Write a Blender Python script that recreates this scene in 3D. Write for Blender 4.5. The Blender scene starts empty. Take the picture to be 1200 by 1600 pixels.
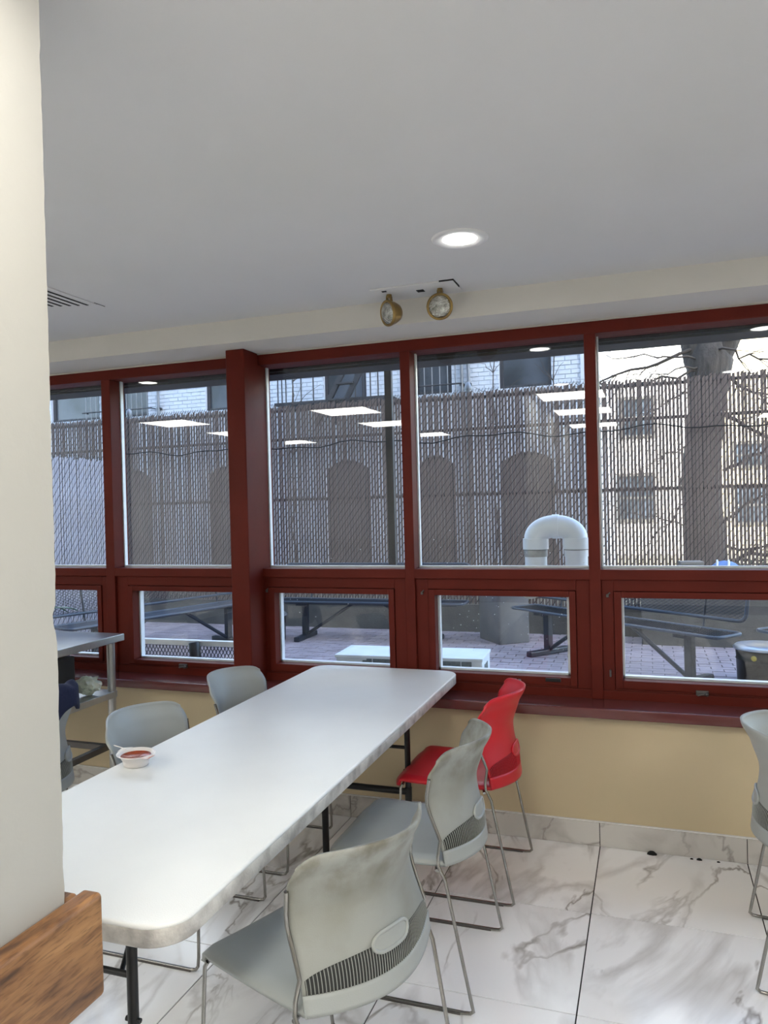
import bpy, math, random
from math import sin, cos, pi, radians
from mathutils import Vector, Matrix
random.seed(7)
SC = bpy.context.scene
COL = SC.collection

# ---------------------------------------------------------------- camera
def make_camera():
    f, yaw, pitch, roll = 1186.07, 0.335765, -0.0073993, -0.0256387
    cy, sy = cos(yaw), sin(yaw)
    fwd = Vector((-sy*cos(pitch), cy*cos(pitch), sin(pitch)))
    right = Vector((cy, sy, 0)); up = right.cross(fwd)
    r2 = cos(roll)*right + sin(roll)*up; u2 = -sin(roll)*right + cos(roll)*up
    cam = bpy.data.cameras.new('camera'); o = bpy.data.objects.new('camera', cam)
    COL.objects.link(o)
    m = Matrix.Identity(4)
    for i in range(3):
        m[i][0] = r2[i]; m[i][1] = u2[i]; m[i][2] = -fwd[i]
    m[0][3], m[1][3], m[2][3] = 0, 0, 1.54
    o.matrix_world = m
    cam.sensor_fit = 'VERTICAL'; cam.sensor_height = 24.0; cam.lens = 24.0*f/1600
    cam.clip_start = 0.02; cam.clip_end = 400
    SC.camera = o
make_camera()

# ---------------------------------------------------------------- world, sun, exposure
SUN_EL, SUN_AZ = 40, 142          # azimuth clockwise from +y: the sun is behind us to the right
w = bpy.data.worlds.new('sky'); SC.world = w; w.use_nodes = True
nt = w.node_tree; nt.nodes.clear()
sky = nt.nodes.new('ShaderNodeTexSky'); sky.sky_type = 'NISHITA'; sky.sun_disc = False
sky.sun_elevation = radians(SUN_EL); sky.sun_rotation = radians(SUN_AZ)
sky.air_density = 1.0; sky.dust_density = 1.5; sky.ozone_density = 1.0
bg = nt.nodes.new('ShaderNodeBackground'); bg.inputs['Strength'].default_value = 0.62
out = nt.nodes.new('ShaderNodeOutputWorld')
nt.links.new(sky.outputs[0], bg.inputs[0]); nt.links.new(bg.outputs[0], out.inputs[0])
sl = bpy.data.lights.new('sun', 'SUN'); sl.energy = 14.0; sl.angle = radians(0.6); sl.color = (1, .94, .84)
so = bpy.data.objects.new('sun', sl); COL.objects.link(so)
sd = Vector((sin(radians(SUN_AZ))*cos(radians(SUN_EL)), cos(radians(SUN_AZ))*cos(radians(SUN_EL)), sin(radians(SUN_EL))))
so.rotation_euler = sd.to_track_quat('Z', 'Y').to_euler()
TROFFER_W = 9.8      # radiance of the square ceiling panels
DOWN_W = 9.0        # radiance of the round downlights
SC.view_settings.view_transform = 'Standard'; SC.view_settings.look = 'None'
SC.view_settings.exposure = 1.15; SC.view_settings.gamma = 1.0
SC.view_settings.use_curve_mapping = False
SC.cycles.use_denoising = True
SC.cycles.max_bounces = 10; SC.cycles.transparent_max_bounces = 24
SC.cycles.sample_clamp_indirect = 6.0

# ---------------------------------------------------------------- helpers
class MB:
    def __init__(s): s.v = []; s.f = []; s.sm = []
    def add(s, vs, fs, smooth=False):
        b = len(s.v); s.v += [tuple(v) for v in vs]
        for f in fs: s.f.append(tuple(i+b for i in f)); s.sm.append(smooth)
        return s
    def box(s, x0, x1, y0, y1, z0, z1):
        vs = [(x, y, z) for x in (x0, x1) for y in (y0, y1) for z in (z0, z1)]
        s.add(vs, [(0,1,3,2),(4,6,7,5),(0,4,5,1),(2,3,7,6),(0,2,6,4),(1,5,7,3)]); return s
    def bevbox(s, x0, x1, y0, y1, z0, z1, b=.004):
        # box with chamfered edges on all sides
        import bmesh
        bm = bmesh.new(); bmesh.ops.create_cube(bm, size=1)
        for v in bm.verts:
            v.co = Vector(((x0+x1)/2+v.co.x*(x1-x0), (y0+y1)/2+v.co.y*(y1-y0), (z0+z1)/2+v.co.z*(z1-z0)))
        bmesh.ops.bevel(bm, geom=bm.edges[:], offset=b, segments=2, affect='EDGES', profile=.6)
        bm.verts.index_update()
        s.add([v.co[:] for v in bm.verts], [[v.index for v in f.verts] for f in bm.faces]); bm.free(); return s
    def bar(s, a, b, r, n=6, r2=None, caps=True, smooth=True):
        return s.tube([a, b], [r, r if r2 is None else r2], n, caps, smooth)
    def tube(s, pts, r, n=8, caps=True, smooth=True, closed=False):
        pts = [Vector(p) for p in pts]; m = len(pts)
        if not isinstance(r, (list, tuple)): r = [r]*m
        d0 = (pts[1]-pts[0]).normalized()
        ref = Vector((0,0,1)) if abs(d0.z) < .9 else Vector((1,0,0))
        nrm = d0.cross(ref).normalized(); vs = []
        for i, p in enumerate(pts):
            if closed: t = (pts[(i+1) % m]-pts[i-1])
            elif i == 0: t = pts[1]-pts[0]
            elif i == m-1: t = pts[-1]-pts[-2]
            else: t = (pts[i+1]-p).normalized()+(p-pts[i-1]).normalized()
            if t.length < 1e-9: t = d0
            t = t.normalized(); nrm = (nrm - t*nrm.dot(t))
            nrm = nrm.normalized() if nrm.length > 1e-6 else t.orthogonal().normalized()
            bn = t.cross(nrm)
            for k in range(n):
                a = 2*pi*k/n + pi/n
                vs.append(p + (nrm*cos(a)+bn*sin(a))*r[i])
        fs = []
        for i in range(m if closed else m-1):
            j = (i+1) % m
            for k in range(n):
                fs.append((i*n+k, i*n+(k+1) % n, j*n+(k+1) % n, j*n+k))
        s.add(vs, fs, smooth)
        if caps and not closed:
            s.add(vs[:n], [tuple(range(n-1, -1, -1))]); s.add(vs[-n:], [tuple(range(n))])
        return s
    def lathe(s, prof, c=(0,0,0), n=32, smooth=True, axis=None, sx=1, sy=1):
        vs = []
        for r, z in prof:
            for k in range(n):
                a = 2*pi*k/n; vs.append(Vector((r*cos(a)*sx, r*sin(a)*sy, z)))
        if axis is not None:
            q = Vector(axis).to_track_quat('Z', 'Y'); vs = [q @ v for v in vs]
        vs = [v+Vector(c) for v in vs]
        fs = [(i*n+k, i*n+(k+1) % n, (i+1)*n+(k+1) % n, (i+1)*n+k) for i in range(len(prof)-1) for k in range(n)]
        s.add(vs, fs, smooth)
        if prof[0][0] > 1e-6: s.add(vs[:n], [tuple(range(n-1, -1, -1))])
        if prof[-1][0] > 1e-6: s.add(vs[-n:], [tuple(range(n))])
        return s
    def prism(s, poly, z0, z1):
        n = len(poly)
        vs = [(x, y, z0) for x, y in poly]+[(x, y, z1) for x, y in poly]
        fs = [tuple(range(n-1, -1, -1)), tuple(range(n, 2*n))]
        fs += [(k, (k+1) % n, n+(k+1) % n, n+k) for k in range(n)]
        s.add(vs, fs); return s
    def shell(s, fn, nu, nv, th):
        # fn(u,v) -> Vector on the middle surface, u,v in 0..1 ; th full thickness
        P = [[Vector(fn(i/nu, j/nv)) for i in range(nu+1)] for j in range(nv+1)]
        N = []
        for j in range(nv+1):
            row = []
            for i in range(nu+1):
                du = P[j][min(i+1, nu)]-P[j][max(i-1, 0)]; dv = P[min(j+1, nv)][i]-P[max(j-1, 0)][i]
                n_ = du.cross(dv); row.append(n_.normalized() if n_.length > 1e-9 else Vector((0,0,1)))
            N.append(row)
        W = nu+1; vs = []
        for sg in (1, -1):
            for j in range(nv+1):
                for i in range(nu+1): vs.append(P[j][i]+N[j][i]*th/2*sg)
        o = W*(nv+1); fs = []
        for j in range(nv):
            for i in range(nu):
                a = j*W+i; fs.append((a, a+1, a+W+1, a+W)); fs.append((o+a, o+a+W, o+a+W+1, o+a+1))
        ring = [j for j in range(W)]+[j*W+nu for j in range(1, nv+1)]+[nv*W+i for i in range(nu-1, -1, -1)]+[j*W for j in range(nv-1, 0, -1)]
        for k in range(len(ring)):
            a, b = ring[k], ring[(k+1) % len(ring)]; fs.append((a, o+a, o+b, b))
        s.add(vs, fs, True); return s
    def mesh(s, name, mat):
        me = bpy.data.meshes.new(name); me.from_pydata(s.v, [], s.f)
        me.polygons.foreach_set('use_smooth', s.sm)
        import bmesh
        bm = bmesh.new(); bm.from_mesh(me); bmesh.ops.recalc_face_normals(bm, faces=bm.faces[:])
        bm.to_mesh(me); bm.free()
        if mat: me.materials.append(mat)
        me.update(); return me
    def build(s, name, mat, parent=None, kind=None, label=None):
        return link(s.mesh(name, mat), name, parent, kind, label)
def link(me, name, parent=None, kind=None, label=None):
    o = bpy.data.objects.new(name, me); COL.objects.link(o)
    if parent: o.parent = parent
    if kind: o['kind'] = kind
    if label: o['label'] = label
    return o
def thing(name, label, cat, loc=(0,0,0), rz=0, group=None):
    o = bpy.data.objects.new(name, None); COL.objects.link(o); o.empty_display_size = .1
    o.location = loc; o.rotation_euler = (0, 0, rz); o['label'] = label; o['category'] = cat
    if group: o['group'] = group
    return o
def tag(o, label, cat, group=None):
    o['label'] = label; o['category'] = cat
    if group: o['group'] = group
    return o
def structure(name):
    o = bpy.data.objects.new(name, None); COL.objects.link(o); o['kind'] = 'structure'; return o
def copy_tree(o, parent=None):
    c = o.copy(); COL.objects.link(c)
    if parent: c.parent = parent
    for ch in list(o.children): copy_tree(ch, c)
    return c

# ---------------------------------------------------------------- materials
def srgb(r, g, b):
    f = lambda c: (c/255/12.92) if c/255 <= .04045 else ((c/255+.055)/1.055)**2.4
    return (f(r), f(g), f(b), 1)
def mat(name, col, rough=.5, metal=0, col2=None, nscale=8, bump=0, bscale=60, spec=.5, coords='Object', stretch=None, lo=.35, hi=.65, coat=0):
    m = bpy.data.materials.new(name); m.use_nodes = True; t = m.node_tree; b = t.nodes['Principled BSDF']
    b.inputs['Base Color'].default_value = col if len(col) == 4 else (*col, 1)
    b.inputs['Roughness'].default_value = rough; b.inputs['Metallic'].default_value = metal
    b.inputs['Specular IOR Level'].default_value = spec
    b.inputs['Coat Weight'].default_value = coat
    tc = t.nodes.new('ShaderNodeTexCoord'); src = tc.outputs[coords]
    if stretch:
        mp = t.nodes.new('ShaderNodeMapping'); mp.inputs['Scale'].default_value = stretch
        t.links.new(src, mp.inputs[0]); src = mp.outputs[0]
    n = t.nodes.new('ShaderNodeTexNoise'); n.inputs['Scale'].default_value = nscale; n.inputs['Detail'].default_value = 6
    t.links.new(src, n.inputs['Vector'])
    r = t.nodes.new('ShaderNodeValToRGB'); r.color_ramp.elements[0].position = lo; r.color_ramp.elements[1].position = hi
    c1 = col if len(col) == 4 else (*col, 1)
    c2 = col2 if col2 else tuple(x*.9 for x in c1[:3])
    if len(c2) == 3: c2 = (*c2, 1)
    r.color_ramp.elements[0].color = c1; r.color_ramp.elements[1].color = c2
    t.links.new(n.outputs['Fac'], r.inputs[0]); t.links.new(r.outputs[0], b.inputs['Base Color'])
    if bump:
        n2 = t.nodes.new('ShaderNodeTexNoise'); n2.inputs['Scale'].default_value = bscale; n2.inputs['Detail'].default_value = 4
        t.links.new(src, n2.inputs['Vector'])
        bp = t.nodes.new('ShaderNodeBump'); bp.inputs['Strength'].default_value = bump; bp.inputs['Distance'].default_value = .01
        t.links.new(n2.outputs['Fac'], bp.inputs['Height']); t.links.new(bp.outputs[0], b.inputs['Normal'])
    return m
def emit(name, col, s):
    m = bpy.data.materials.new(name); m.use_nodes = True; t = m.node_tree; t.nodes.clear()
    e = t.nodes.new('ShaderNodeEmission'); e.inputs[0].default_value = (*col, 1); e.inputs[1].default_value = s
    o = t.nodes.new('ShaderNodeOutputMaterial'); t.links.new(e.outputs[0], o.inputs[0]); return m
def glass_mat(name, tint=(.95,.97,.97), ior=1.5, gloss=.0, spots=False):
    m = bpy.data.materials.new(name); m.use_nodes = True; t = m.node_tree; t.nodes.clear()
    tr = t.nodes.new('ShaderNodeBsdfTransparent'); tr.inputs[0].default_value = (*tint, 1)
    gl = t.nodes.new('ShaderNodeBsdfGlossy'); gl.inputs['Roughness'].default_value = gloss
    fr = t.nodes.new('ShaderNodeFresnel')
    ge = t.nodes.new('ShaderNodeNewGeometry'); mr = t.nodes.new('ShaderNodeMapRange')   # same reflectance from both faces of the thin pane
    mr.inputs['To Min'].default_value = ior; mr.inputs['To Max'].default_value = 1/ior
    t.links.new(ge.outputs['Backfacing'], mr.inputs[0]); t.links.new(mr.outputs[0], fr.inputs[0])
    mx = t.nodes.new('ShaderNodeMixShader'); o = t.nodes.new('ShaderNodeOutputMaterial')
    t.links.new(fr.outputs[0], mx.inputs[0]); t.links.new(tr.outputs[0], mx.inputs[1]); t.links.new(gl.outputs[0], mx.inputs[2])
    t.links.new(mx.outputs[0], o.inputs[0]); return m
def marble(name, base, vein):
    m = bpy.data.materials.new(name); m.use_nodes = True; t = m.node_tree; b = t.nodes['Principled BSDF']
    b.inputs['Roughness'].default_value = .14; b.inputs['Specular IOR Level'].default_value = .5
    g = t.nodes.new('ShaderNodeNewGeometry'); oi = t.nodes.new('ShaderNodeObjectInfo')
    mul = t.nodes.new('ShaderNodeMath'); mul.operation = 'MULTIPLY'; mul.inputs[1].default_value = 37
    t.links.new(oi.outputs['Random'], mul.inputs[0])
    def noise(scale, det, dist, src):
        n = t.nodes.new('ShaderNodeTexNoise'); n.noise_dimensions = '4D'
        n.inputs['Scale'].default_value = scale; n.inputs['Detail'].default_value = det
        n.inputs['Distortion'].default_value = dist
        t.links.new(src, n.inputs['Vector']); t.links.new(mul.outputs[0], n.inputs['W']); return n.outputs['Fac']
    mp = t.nodes.new('ShaderNodeMapping'); mp.inputs['Rotation'].default_value = (0, 0, .7); mp.inputs['Scale'].default_value = (1, .45, 1)
    t.links.new(g.outputs['Position'], mp.inputs[0])
    def ridge(fac, width):
        a = t.nodes.new('ShaderNodeMath'); a.operation = 'SUBTRACT'; a.inputs[1].default_value = .5; t.links.new(fac, a.inputs[0])
        c = t.nodes.new('ShaderNodeMath'); c.operation = 'ABSOLUTE'; t.links.new(a.outputs[0], c.inputs[0])
        r = t.nodes.new('ShaderNodeMapRange'); r.inputs['From Min'].default_value = 0; r.inputs['From Max'].default_value = width
        r.inputs['To Min'].default_value = 1; r.inputs['To Max'].default_value = 0; t.links.new(c.outputs[0], r.inputs[0]); return r.outputs[0]
    v1 = ridge(noise(2.6, 5, .9, mp.outputs[0]), .018)
    v2 = ridge(noise(1.6, 8, 1.6, mp.outputs[0]), .05)
    msk = noise(2.1, 2, 0, g.outputs['Position'])
    mr = t.nodes.new('ShaderNodeMapRange'); mr.inputs['From Min'].default_value = .38; mr.inputs['From Max'].default_value = .56; t.links.new(msk, mr.inputs[0])
    def mulf(a, b2=None, k=1):
        q = t.nodes.new('ShaderNodeMath'); q.operation = 'MULTIPLY'; t.links.new(a, q.inputs[0])
        if b2 is not None: t.links.new(b2, q.inputs[1])
        else: q.inputs[1].default_value = k
        return q.outputs[0]
    s1 = mulf(mulf(v1, mr.outputs[0]), None, .85); s2 = mulf(mulf(v2, mr.outputs[0]), None, .40)
    ad = t.nodes.new('ShaderNodeMath'); ad.operation = 'MAXIMUM'; t.links.new(s1, ad.inputs[0]); t.links.new(s2, ad.inputs[1])
    mx = t.nodes.new('ShaderNodeMix'); mx.data_type = 'RGBA'
    mx.inputs['A'].default_value = base; mx.inputs['B'].default_value = vein
    t.links.new(ad.outputs[0], mx.inputs['Factor']); t.links.new(mx.outputs['Result'], b.inputs['Base Color'])
    return m
def wood_mat():
    m = bpy.data.materials.new('oak_wood'); m.use_nodes = True; t = m.node_tree; b = t.nodes['Principled BSDF']
    b.inputs['Roughness'].default_value = .45
    tc = t.nodes.new('ShaderNodeTexCoord'); mp = t.nodes.new('ShaderNodeMapping')
    mp.inputs['Scale'].default_value = (14, 2.2, 16); mp.inputs['Rotation'].default_value = (.25, 0, 0)
    t.links.new(tc.outputs['Object'], mp.inputs[0])
    n = t.nodes.new('ShaderNodeTexNoise'); n.inputs['Scale'].default_value = 2.2; n.inputs['Detail'].default_value = 9; n.inputs['Distortion'].default_value = .6
    n2 = t.nodes.new('ShaderNodeTexNoise'); n2.inputs['Scale'].default_value = 14; n2.inputs['Detail'].default_value = 3
    t.links.new(mp.outputs[0], n.inputs['Vector']); t.links.new(mp.outputs[0], n2.inputs['Vector'])
    r = t.nodes.new('ShaderNodeValToRGB'); cr = r.color_ramp
    cr.elements[0].position = .3; cr.elements[0].color = srgb(78, 50, 30)
    cr.elements[1].position = .7; cr.elements[1].color = srgb(172, 128, 84)
    e = cr.elements.new(.5); e.color = srgb(140, 98, 60)
    t.links.new(n.outputs['Fac'], r.inputs[0])
    mx = t.nodes.new('ShaderNodeMix'); mx.data_type = 'RGBA'; mx.blend_type = 'MULTIPLY'; mx.inputs['Factor'].default_value = .5
    r2 = t.nodes.new('ShaderNodeValToRGB'); r2.color_ramp.elements[0].position = .35; r2.color_ramp.elements[0].color = (.3, .25, .2, 1); r2.color_ramp.elements[1].position = .5; r2.color_ramp.elements[1].color = (1, 1, 1, 1)
    t.links.new(n2.outputs['Fac'], r2.inputs[0]); t.links.new(r.outputs[0], mx.inputs['A']); t.links.new(r2.outputs[0], mx.inputs['B'])
    t.links.new(mx.outputs['Result'], b.inputs['Base Color']); return m

M = {}
M['ceiling'] = mat('ceiling_paint', (.62,.62,.63), .9, nscale=1.5, col2=(.6,.6,.6), bump=.03, bscale=200)
M['soffit'] = mat('soffit_paint', (.62,.60,.56), .85, nscale=2, col2=(.59,.57,.53))
M['cream'] = mat('cream_wall_paint', (.56,.46,.30), .55, nscale=3, col2=(.53,.44,.285), bump=.04, bscale=120)
M['pillar'] = mat('off_white_wall_paint', (.46,.447,.415), .6, nscale=2.5, col2=(.44,.428,.397), bump=.12, bscale=25)
M['room_wall'] = mat('white_room_paint', (.80,.78,.74), .7, nscale=2.5, col2=(.77,.75,.71))
M['red'] = mat('dark_red_paint', (.112,.014,.008), .5, nscale=5, col2=(.095,.012,.007), spec=.16, bump=.06, bscale=30)
M['sill'] = mat('dark_red_gloss_paint', (.13,.035,.035), .2, nscale=5, col2=(.12,.03,.026), bump=.04, bscale=25)
M['bead'] = mat('white_aluminium', (.82,.83,.85), .35, .2, nscale=20)
M['glass'] = glass_mat('window_glass')
M['marble'] = marble('marble_tile', (.92,.92,.93,1), (.24,.21,.19,1))
M['grout'] = mat('dark_grout', (.015,.013,.012), .9)
M['marble_shaded'] = marble('shaded_marble_skirting', (.56,.54,.51,1), (.28,.25,.23,1))  # darker copy of the tile marble, shade below the sill in its colour
M['dirt'] = mat('black_grime_and_shadow', (.01,.01,.01), .95)  # black of the grime clumps and slots, also of the plate's painted shadow
M['wood'] = wood_mat()
M['tabletop'] = mat('white_table_plastic', (.76,.77,.76), .34, nscale=3, col2=(.72,.73,.72), bump=.08, bscale=300)
M['table_edge'] = mat('scuffed_table_edge', (.66,.64,.60), .5, nscale=16, col2=(.22,.20,.19), bump=.1, bscale=150, lo=.42, hi=.78)
M['black'] = mat('black_metal', (.012,.012,.013), .4, .3)
M['chrome'] = mat('chrome_steel', (.34,.33,.31), .2, 1.0, nscale=30)
M['grey_plastic'] = mat('grey_chair_plastic', (.375,.40,.395), .42, nscale=3.5, col2=(.34,.355,.335), bump=.05, bscale=350)
M['grey_scuffed'] = mat('scuffed_grey_plastic', (.31,.32,.30), .48, nscale=5, col2=(.23,.225,.185), bump=.05, bscale=350, lo=.45, hi=.8)
def add_grime(m):
    t = m.node_tree; b = t.nodes['Principled BSDF']; src = b.inputs['Base Color'].links[0].from_socket
    tc = t.nodes.new('ShaderNodeTexCoord'); sx = t.nodes.new('ShaderNodeSeparateXYZ'); t.links.new(tc.outputs['Object'], sx.inputs[0])
    g = t.nodes.new('ShaderNodeMapRange'); g.inputs['From Min'].default_value = .63; g.inputs['From Max'].default_value = .76; t.links.new(sx.outputs['Z'], g.inputs[0])
    n = t.nodes.new('ShaderNodeTexNoise'); n.inputs['Scale'].default_value = 13; n.inputs['Detail'].default_value = 8; t.links.new(tc.outputs['Object'], n.inputs['Vector'])
    r = t.nodes.new('ShaderNodeMapRange'); r.inputs['From Min'].default_value = .40; r.inputs['From Max'].default_value = .68; t.links.new(n.outputs['Fac'], r.inputs[0])
    q = t.nodes.new('ShaderNodeMath'); q.operation = 'MULTIPLY'; t.links.new(g.outputs[0], q.inputs[0]); t.links.new(r.outputs[0], q.inputs[1])
    mx = t.nodes.new('ShaderNodeMix'); mx.data_type = 'RGBA'; mx.inputs['B'].default_value = (.12,.105,.07,1)
    t.links.new(q.outputs[0], mx.inputs['Factor']); t.links.new(src, mx.inputs['A']); t.links.new(mx.outputs['Result'], b.inputs['Base Color'])
add_grime(M['grey_scuffed'])
M['red_plastic'] = mat('red_chair_plastic', (.62,.012,.025), .36, nscale=3, col2=(.56,.012,.022), bump=.05, bscale=350)
M['slot'] = mat('dark_slot', (.03,.032,.03), .8)
M['red_slot'] = mat('dark_red_slot', (.22,.006,.012), .7)
M['steel'] = mat('brushed_stainless_steel', (.48,.48,.47), .33, .8, nscale=10, stretch=(1, 30, 1))
M['darksteel'] = mat('dark_galvanised_steel', (.13,.12,.115), .45, .7)
M['white_plastic'] = mat('white_cup_plastic', (.8,.76,.74), .3, nscale=10)
M['sauce'] = mat('red_salsa', (.36,.07,.025), .25, nscale=30, col2=(.22,.04,.02), bump=.3, bscale=60)
M['sauce_smear'] = mat('sauce_smeared_plastic', (.8,.76,.74), .3, nscale=40, col2=(.5,.16,.08), lo=.4, hi=.6)
M['navy'] = mat('navy_cloth', (.008,.012,.045), .9, nscale=20, bump=.2, bscale=90)
M['sign_black'] = mat('black_box', (.006,.006,.007), .5)
M['lettering'] = mat('white_lettering', (.75,.75,.75), .6)
M['paper'] = mat('pale_green_paper', (.52,.60,.48), .7, nscale=25, col2=(.7,.74,.66), bump=.3)
M['leaf'] = mat('dark_green_leaf', (.02,.10,.07), .35, nscale=9, col2=(.03,.14,.08))
M['terracotta'] = mat('terracotta', (.35,.13,.07), .8)
M['brass'] = mat('aged_brass', (.38,.26,.09), .36, .85, nscale=14, col2=(.24,.16,.07))
M['reflector'] = mat('silver_reflector', (.62,.63,.58), .22, .85, nscale=35, col2=(.3,.3,.27), bump=.8, bscale=120)
M['white_metal'] = mat('white_enamel', (.72,.72,.72), .5)
M['brick'] = mat('painted_white_brick', (.60,.67,.76), .8, nscale=4, col2=(.52,.59,.69), bump=.3, bscale=18)
M['mortar'] = mat('painted_mortar', (.52,.58,.67), .9, nscale=9)
M['dark_glass'] = mat('dark_window_glass', (.02,.03,.04), .25, nscale=1.3, col2=(.07,.09,.12))
M['door_dark'] = mat('dark_door_paint', (.10,.095,.10), .6, nscale=3, col2=(.16,.14,.13))
M['iron'] = mat('dark_painted_iron', (.035,.04,.05), .55, .3)
M['slat'] = mat('brown_grey_privacy_slat', (.17,.128,.115), .6, nscale=2, col2=(.205,.16,.145))
M['slat_blue'] = mat('blue_grey_privacy_slat', (.33,.32,.36), .6, nscale=2, col2=(.40,.40,.46))
M['wire'] = mat('black_chain_link_wire', (.02,.02,.024), .6, .2)
M['galv'] = mat('galvanised_pipe', (.22,.24,.27), .5, .5)
M['paver'] = mat('pink_grey_paver', (.40,.33,.34), .85, nscale=3, col2=(.30,.25,.26), bump=.4, bscale=30, coords='Object')
M['paver_joint'] = mat('sand_joint', (.13,.115,.115), .95)
M['curb'] = mat('dark_concrete', (.085,.085,.08), .85, nscale=4, col2=(.13,.125,.115), bump=.3)
M['planter'] = mat('slate_grey_planter', (.12,.12,.125), .7, nscale=5, col2=(.16,.155,.15))
M['benchmetal'] = mat('blue_black_bench_coating', (.022,.028,.04), .4, nscale=8)
M['benchedge'] = mat('paler_bench_edge', (.05,.065,.09), .35, nscale=8)  # rims in a paler tone than mesh and legs
M['lid'] = mat('silver_bin_lid', (.6,.65,.72), .3, .8)
M['yellow'] = mat('yellow_sticker', (.85,.68,.12), .5)
M['ac'] = mat('white_condenser_casing', (.68,.72,.74), .5)
M['acdark'] = mat('dark_condenser_coil', (.08,.10,.10), .6, nscale=90, col2=(.14,.16,.15))
M['pvc'] = mat('weathered_white_pipe', (.72,.76,.80), .4, nscale=4, col2=(.58,.56,.52), lo=.55, hi=.85)
M['pvc_dark'] = mat('grimy_pipe_joint', (.22,.22,.21), .7, nscale=10, col2=(.5,.5,.48))
M['bark'] = mat('dark_bark', (.04,.036,.034), .95, nscale=6, col2=(.085,.075,.068), bump=1.0, bscale=22, stretch=(3, 3, .6))
M['twig'] = mat('bare_twig', (.06,.05,.045), .9)
M['farwall'] = mat('cream_render', (.86,.84,.79), .9, nscale=2, col2=(.78,.75,.69))
M['farwall2'] = mat('yellow_brick_render', (.62,.55,.40), .9, nscale=3, col2=(.5,.46,.34), bump=.3)
M['soil'] = mat('leafy_soil', (.20,.17,.12), .95, nscale=2, col2=(.10,.10,.06))
M['bag'] = mat('blue_bag', (.16,.30,.62), .5, nscale=6, col2=(.12,.24,.5), bump=.4)
M['bagwhite'] = mat('white_bag_stripe', (.75,.78,.8), .6)
M['card'] = mat('wet_cardboard', (.27,.26,.24), .8, nscale=8)
M['canopy'] = mat('dark_canopy', (.008,.009,.010), .7, nscale=2)
M['canopy_trim'] = mat('dark_grey_canopy_trim', (.020,.023,.026), .6)
M['stucco'] = mat('exterior_stucco', (.35,.33,.31), .9, bump=.3)
M['troffer'] = emit('lit_troffer_panel', (1, .97, .88), TROFFER_W)
M['down'] = emit('lit_downlight', (1, .98, .93), DOWN_W)
M['shrub'] = mat('dark_shrub', (.03,.05,.03), .8)

# ================================================================ STRUCTURE
CZ = 2.48          # ceiling height
YW = 3.50          # room face of the knee wall
YF = 3.60          # face of the window frames
YG = 3.675         # glass
XL, XR, YB = -6.0, 3.6, -4.5
# ---- floor with individual tiles
fl = MB().box(XL, XR, YB, YW+.02, -.12, -.004).build('floor', M['grout'], kind='structure')
TX, TY = .597, .592
tm = MB().bevbox(-TX/2+.0022, TX/2-.0022, -TY/2+.0022, TY/2-.0022, -.004, 0.0, .0004).mesh('tile', M['marble'])
i0 = -9
for i in range(i0, 6):
    for j in range(0, 12):
        cx = -.238+TX*(i+.5); cy = YW-TY*(j+.5)
        if cx-TX/2 < XL or cx+TX/2 > XR: continue
        o = link(tm, 'tile', fl); o.location = (cx, cy, 0)
# ---- knee wall
wall = MB().box(XL, XR, YW, YG+.12, -.12, .60).build('wall_front', M['cream'], kind='structure')
# tile skirting
bb = MB().box(XL, XR, YW-.004, YW, 0, .1).build('baseboard_front', M['grout'], kind='structure')
bm_ = MB().bevbox(-TX/2+.0015, TX/2-.0015, -.010, 0, .001, .106, .001).mesh('tile', M['marble_shaded'])
for i in range(-9, 6):
    cx = -.238+TX*(i+.5)
    if cx-TX/2 < XL or cx+TX/2 > XR: continue
    o = link(bm_, 'tile', bb); o.location = (cx, YW-.004, 0)
MB().box(XL, XR, YW-.011, YW, .1062, .1105).build('trim_1', M['lettering'], kind='structure')
# crumbs of dirt along the skirting
for k, (x, s) in enumerate(((-.02,.018),(.17,.010),(.245,.006),(.14,.006))):
    b = MB().lathe([(s,0),(s*.9,s*.35),(s*.45,s*.8),(0,s*.9)], (0,0,0), 9, sy=.6, sx=1.2).build('dirt_clump', M['dirt'])
    b.location = (x, YW-.03, 0.0)
    tag(b, ['largest black dirt clump on the floor against the skirting', 'middle black dirt clump on the floor by the skirting',
            'tiny black dirt clump furthest right along the skirting', 'small black dirt crumb left of the middle clump by the skirting'][k], 'dirt', 'dirt clumps by the skirting')
# ---- other walls
MB().box(XR, XR+.15, YB, YG, -.12, CZ+.2).build('wall_right', M['room_wall'], kind='structure')
MB().box(XL-.15, XL, YB, YG, -.12, CZ+.2).build('wall_left', M['room_wall'], kind='structure')
MB().box(XL-.15, XR+.15, YB-.15, YB, -.12, CZ+.2).build('wall_back', M['room_wall'], kind='structure')
# ---- partition wall beside the camera, its corner chipped
XP, YP = -.951, 1.035
mb = MB(); rows = 150
random.seed(3)
def chip(z):
    c = .0016*max(0, sin(z*23+1.3*sin(z*51)))**4
    if 1.335 < z < 1.39: c += .008*sin((z-1.335)/.055*pi)
    return c + random.uniform(0, .0012)
pts = []
for r in range(rows+1):
    z = CZ*r/rows; c = chip(z)
    pts.append([(XP, YB, z), (XP, YP-.006-c, z), (XP-.006-c, YP, z), (XP-.30, YP, z), (XP-.30, YB, z)])
vs = [p for row in pts for p in row]; fs = []
for r in range(rows):
    for k in range(5):
        a = r*5+k; b = r*5+(k+1) % 5; fs.append((a, b, b+5, a+5))
mb.add(vs, fs); mb.build('wall_side', M['pillar'], kind='structure')
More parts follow.
